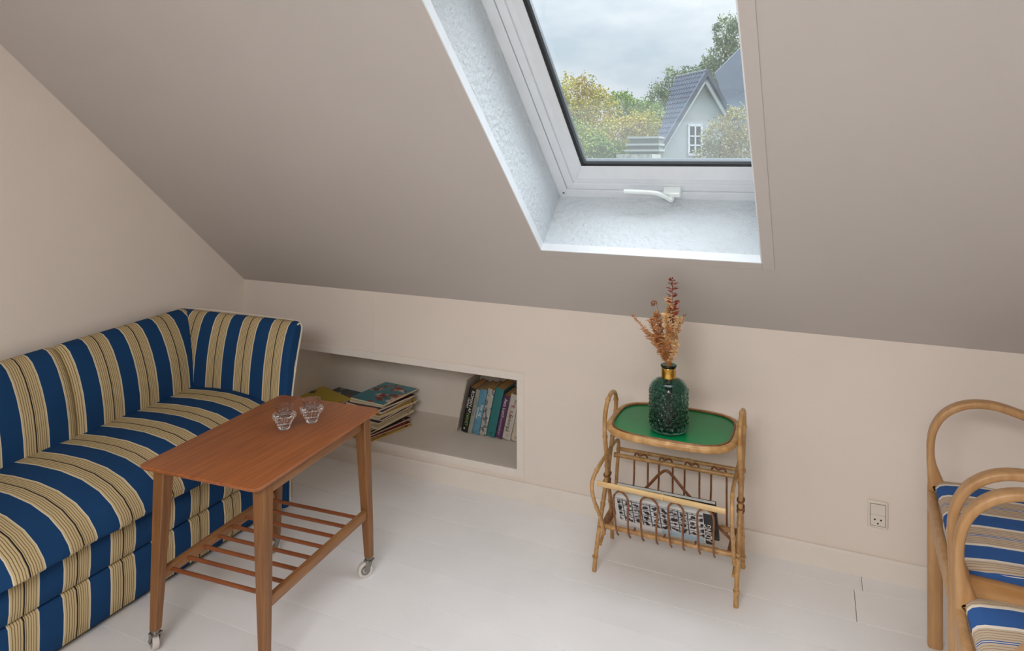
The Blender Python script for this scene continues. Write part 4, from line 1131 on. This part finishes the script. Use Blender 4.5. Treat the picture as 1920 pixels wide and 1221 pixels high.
tree('shrub', 'pale autumn coloured shrub in front of the white gable', [((.80, 11.95, 1.75), (.36, .35, .42)), ((1.12, 12.1, 2.0), (.34, .35, .48)), ((.70, 11.9, 1.35), (.42, .35, .42)), ((1.2, 12.1, 1.5), (.4, .35, .5))], 8000, .026, L_PAL, (.9, 12, .06))
# neighbour house with a tiled roof and a white gable
hA = Vector((-1.1915, 24.1939, 4.6628)); hB = Vector((-2.6401, 25.8449, 4.6628)); hR = Vector((-.6595, .7517, 0)); hG = Vector((.7517, .6595, 0)); hL = Vector((-2.899, 22.6956, 1.257))
hRt = hA + hG * 2.272 + Vector((0, 0, -3.406)); hH = Vector((-3.0, 22.95, 1.40))
M['tile'] = simple('dark_roof_tile', srgb(92, 104, 124), .55, var=.12, vscale=3)
M['verge'] = simple('dark_verge', srgb(84, 92, 106), .6)
M['render_white'] = simple('gable_render', srgb(176, 182, 184), .85, var=.04, vscale=2)
M['blue_roof'] = simple('blue_grey_roof', srgb(122, 132, 148), .6, var=.06, vscale=3)
house = thing('house', 'neighbour house with dark tiled roof and a steep white gable', 'house', (hA.x, hA.y, ZG))
b = MB(); o_ = hR * .28
i = [b.vert(p_) for p_ in (hA + o_ - Vector((0, 0, .12)), hL + o_ + Vector((.1, .09, 0)), Vector((hL.x + .1, hL.y + .09, ZG)) + o_, Vector((hRt.x - .1, hRt.y - .09, ZG)) + o_, hRt + o_ - Vector((.1, .09, 0)))]
j = [b.vert(Vector(b.v[k]) + hR * .2) for k in i]
b.face(i); b.face(j[::-1])
for k in range(5): b.face((i[k], i[(k + 1) % 5], j[(k + 1) % 5], j[k]))
b.build('gable_wall', M['render_white'], house, smooth=False)
sl_dir = (hL - hA).normalized(); nL = hR.cross(sl_dir).normalized()
if nL.z < 0: nL = -nL
def slab(pts, th, mat, name, par):
    b = MB(); n_ = (Vector(pts[1]) - Vector(pts[0])).cross(Vector(pts[2]) - Vector(pts[0])).normalized()
    if n_.z < 0: n_ = -n_
    i = [b.vert(p_) for p_ in pts]; j = [b.vert(Vector(p_) - n_ * th) for p_ in pts]; b.face(i); b.face(j[::-1]); N_ = len(pts)
    for k in range(N_): b.face((i[k], i[(k + 1) % N_], j[(k + 1) % N_], j[k]))
    return b.build(name, mat, par, smooth=False)
roof = slab([hA, hB, hH, hL], .10, simple('roof_underlay', srgb(58, 64, 78), .7), 'roof_slope', house)
slab([hA, hRt, hRt + hR * 2.2, hB], .10, M['blue_roof'], 'roof_slope', house)
tile_me = None
slen = (hL - hA).length
def inpoly(u, v):      # u along the ridge, v down the slope, inside the hipped outline
    return 0 <= v <= slen and 0 <= u <= 2.196 * (1 - v / slen) + .10
tw_, tl_ = .185, .235
r_ = 0
while r_ * tl_ < slen:
    k = 0
    while k * tw_ < 2.3:
        u, v = (k + .5) * tw_, (r_ + .5) * tl_
        if inpoly(u, v):
            if tile_me is None:
                b = MB(); rows = []
                for q in range(7):
                    x = (-tw_ / 2 + tw_ * q / 6) * .90; hgt = .06 * math.sin(PI * q / 6)
                    rows.append([(x, -tl_ / 2, hgt + .03), (x, -tl_ / 2, hgt), (x, tl_ / 2, hgt - .005)] if False else [(x, tl_ / 2 + .02, hgt + .035), (x, tl_ / 2 + .02, hgt - .005), (x, -tl_ / 2, hgt + .005)][::-1])
                b.grid(rows)
                tile_me = bpy.data.meshes.new('roof_tile'); tile_me.from_pydata(b.v, [], b.f); tile_me.materials.append(M['tile'])
            o = bpy.data.objects.new('roof_tile', tile_me); COL.objects.link(o); o.parent = roof
            P_ = hA + hR * u + sl_dir * v + nL * .012
            # local x along ridge, y down slope, z outward
            zc_ = hR.cross(sl_dir); X_ = hR if zc_.z > 0 else -hR
            Rm = Matrix((X_, sl_dir, X_.cross(sl_dir))).transposed()
            o.matrix_local = Matrix.Translation(P_ - WLOC[house.name]) @ Rm.to_4x4()
        k += 1
    r_ += 1
for (a_, c_, nm) in ((hA, hL, 'l'), (hA, hRt, 'r')):
    d_ = (c_ - a_); f_ = -hR * .03
    b = MB(); b.ribbon([a_ + f_ + Vector((0, 0, -.02)), c_ + f_], .16, .10, tuple(hR), rr=.1); b.build('verge_board', M['verge'], house, smooth=False)
    b = MB(); b.ribbon([a_ + hR * .1 + Vector((0, 0, -.30)), c_ + hR * .1 + Vector((0, 0, -.16)) * 1.0], .13, .08, tuple(hR), rr=.1); b.build('bargeboard', M['white'], house, smooth=False)
b = MB(); b.tube([hA + Vector((0, 0, .02)) - hR * .05, hB + Vector((0, 0, .02))], .09, 8); b.build('ridge_cap', M['verge'], house)
# lattice window in the gable
wc = hA + hR * .27 + hG * -.33
wf = thing('dummy', None, None, (0, 0, 0)); bpy.data.objects.remove(wf)
def gp_(u, z, d=0.0): return hA + hR * (.28 - d) + hG * u + Vector((0, 0, z - hA.z))
b = MB()
def gbar(mb, u0, u1, z0, z1, d0, d1):
    P_ = [gp_(u, z, d) for d in (d0, d1) for u, z in ((u0, z0), (u1, z0), (u1, z1), (u0, z1))]
    i = [mb.vert(p_) for p_ in P_]
    for q in ((0, 1, 2, 3), (7, 6, 5, 4), (0, 4, 5, 1), (1, 5, 6, 2), (2, 6, 7, 3), (3, 7, 4, 0)): mb.face([i[a] for a in q])
gbar(b, -.62, -.06, 1.55, 2.62, .0, .02); wq = b.build('window', M['gasket'], house, smooth=False)
for (u0, u1, z0, z1) in ((-.66, -.58, 1.5, 2.66), (-.10, -.02, 1.5, 2.66), (-.66, -.02, 2.60, 2.68), (-.66, -.02, 1.48, 1.56), (-.37, -.31, 1.5, 2.66), (-.66, -.02, 2.2, 2.25), (-.66, -.02, 1.85, 1.90)):
    b = MB(); gbar(b, u0, u1, z0, z1, .0, .05); b.build('glazing_bar', M['white'], wq, smooth=False)
# second roof behind
h2 = thing('house', 'house with a blue grey roof standing behind the tiled one, at the right edge', 'house', (-.9, 31, ZG))
slab([(-1.75, 30.5, 5.35), (-.62, 30.9, 6.55), (.6, 31.4, 6.55), (.6, 31.0, 3.0), (-1.0, 30.5, 3.0)], .15, M['blue_roof'], 'roof_slope', h2)
b = MB(); b.box(-1.0, 1.5, 31.2, 34, ZG, 3.2); b.build('wall', M['render_white'], h2, smooth=False)
# low outbuilding
ob = thing('outbuilding', 'low grey outbuilding with stacked flat roof edges below the trees', 'shed', (-2.9, 21.6, ZG))
b = MB(); b.box(-3.5, -2.45, 21.5, 22.3, ZG, 2.10); b.build('wall', simple('shed_wall', srgb(120, 128, 118), .8), ob, smooth=False)
for k, z in enumerate((1.62, 1.83, 2.08)):
    b = MB(); b.box(-3.55 - .05 * (2 - k), -2.40, 21.35, 22.3, z, z + .07); b.build('roof_edge', simple('shed_edge', srgb(176, 182, 180), .6), ob, smooth=False)
gv = thing('flat_roof', 'pale gravelled flat roof low beside the foot of the gable', 'roof', (-2.3, 17.4, ZG))
b = MB(); b.box(-2.75, -1.70, 17.0, 18.2, 1.28, 1.50); b.box(-2.7, -1.75, 17.1, 18.1, ZG, 1.28); b.build('gravel_bed', simple('gravel', srgb(170, 172, 164), .9, var=.3, vscale=12, bump=.6, bscale=20), gv, smooth=False)
b = MB(); b.box(-80, 80, 1.5, 160, ZG - .2, ZG); struct(b.build('ground', simple('lawn', srgb(88, 92, 76), .9, var=.2, vscale=1), smooth=False))
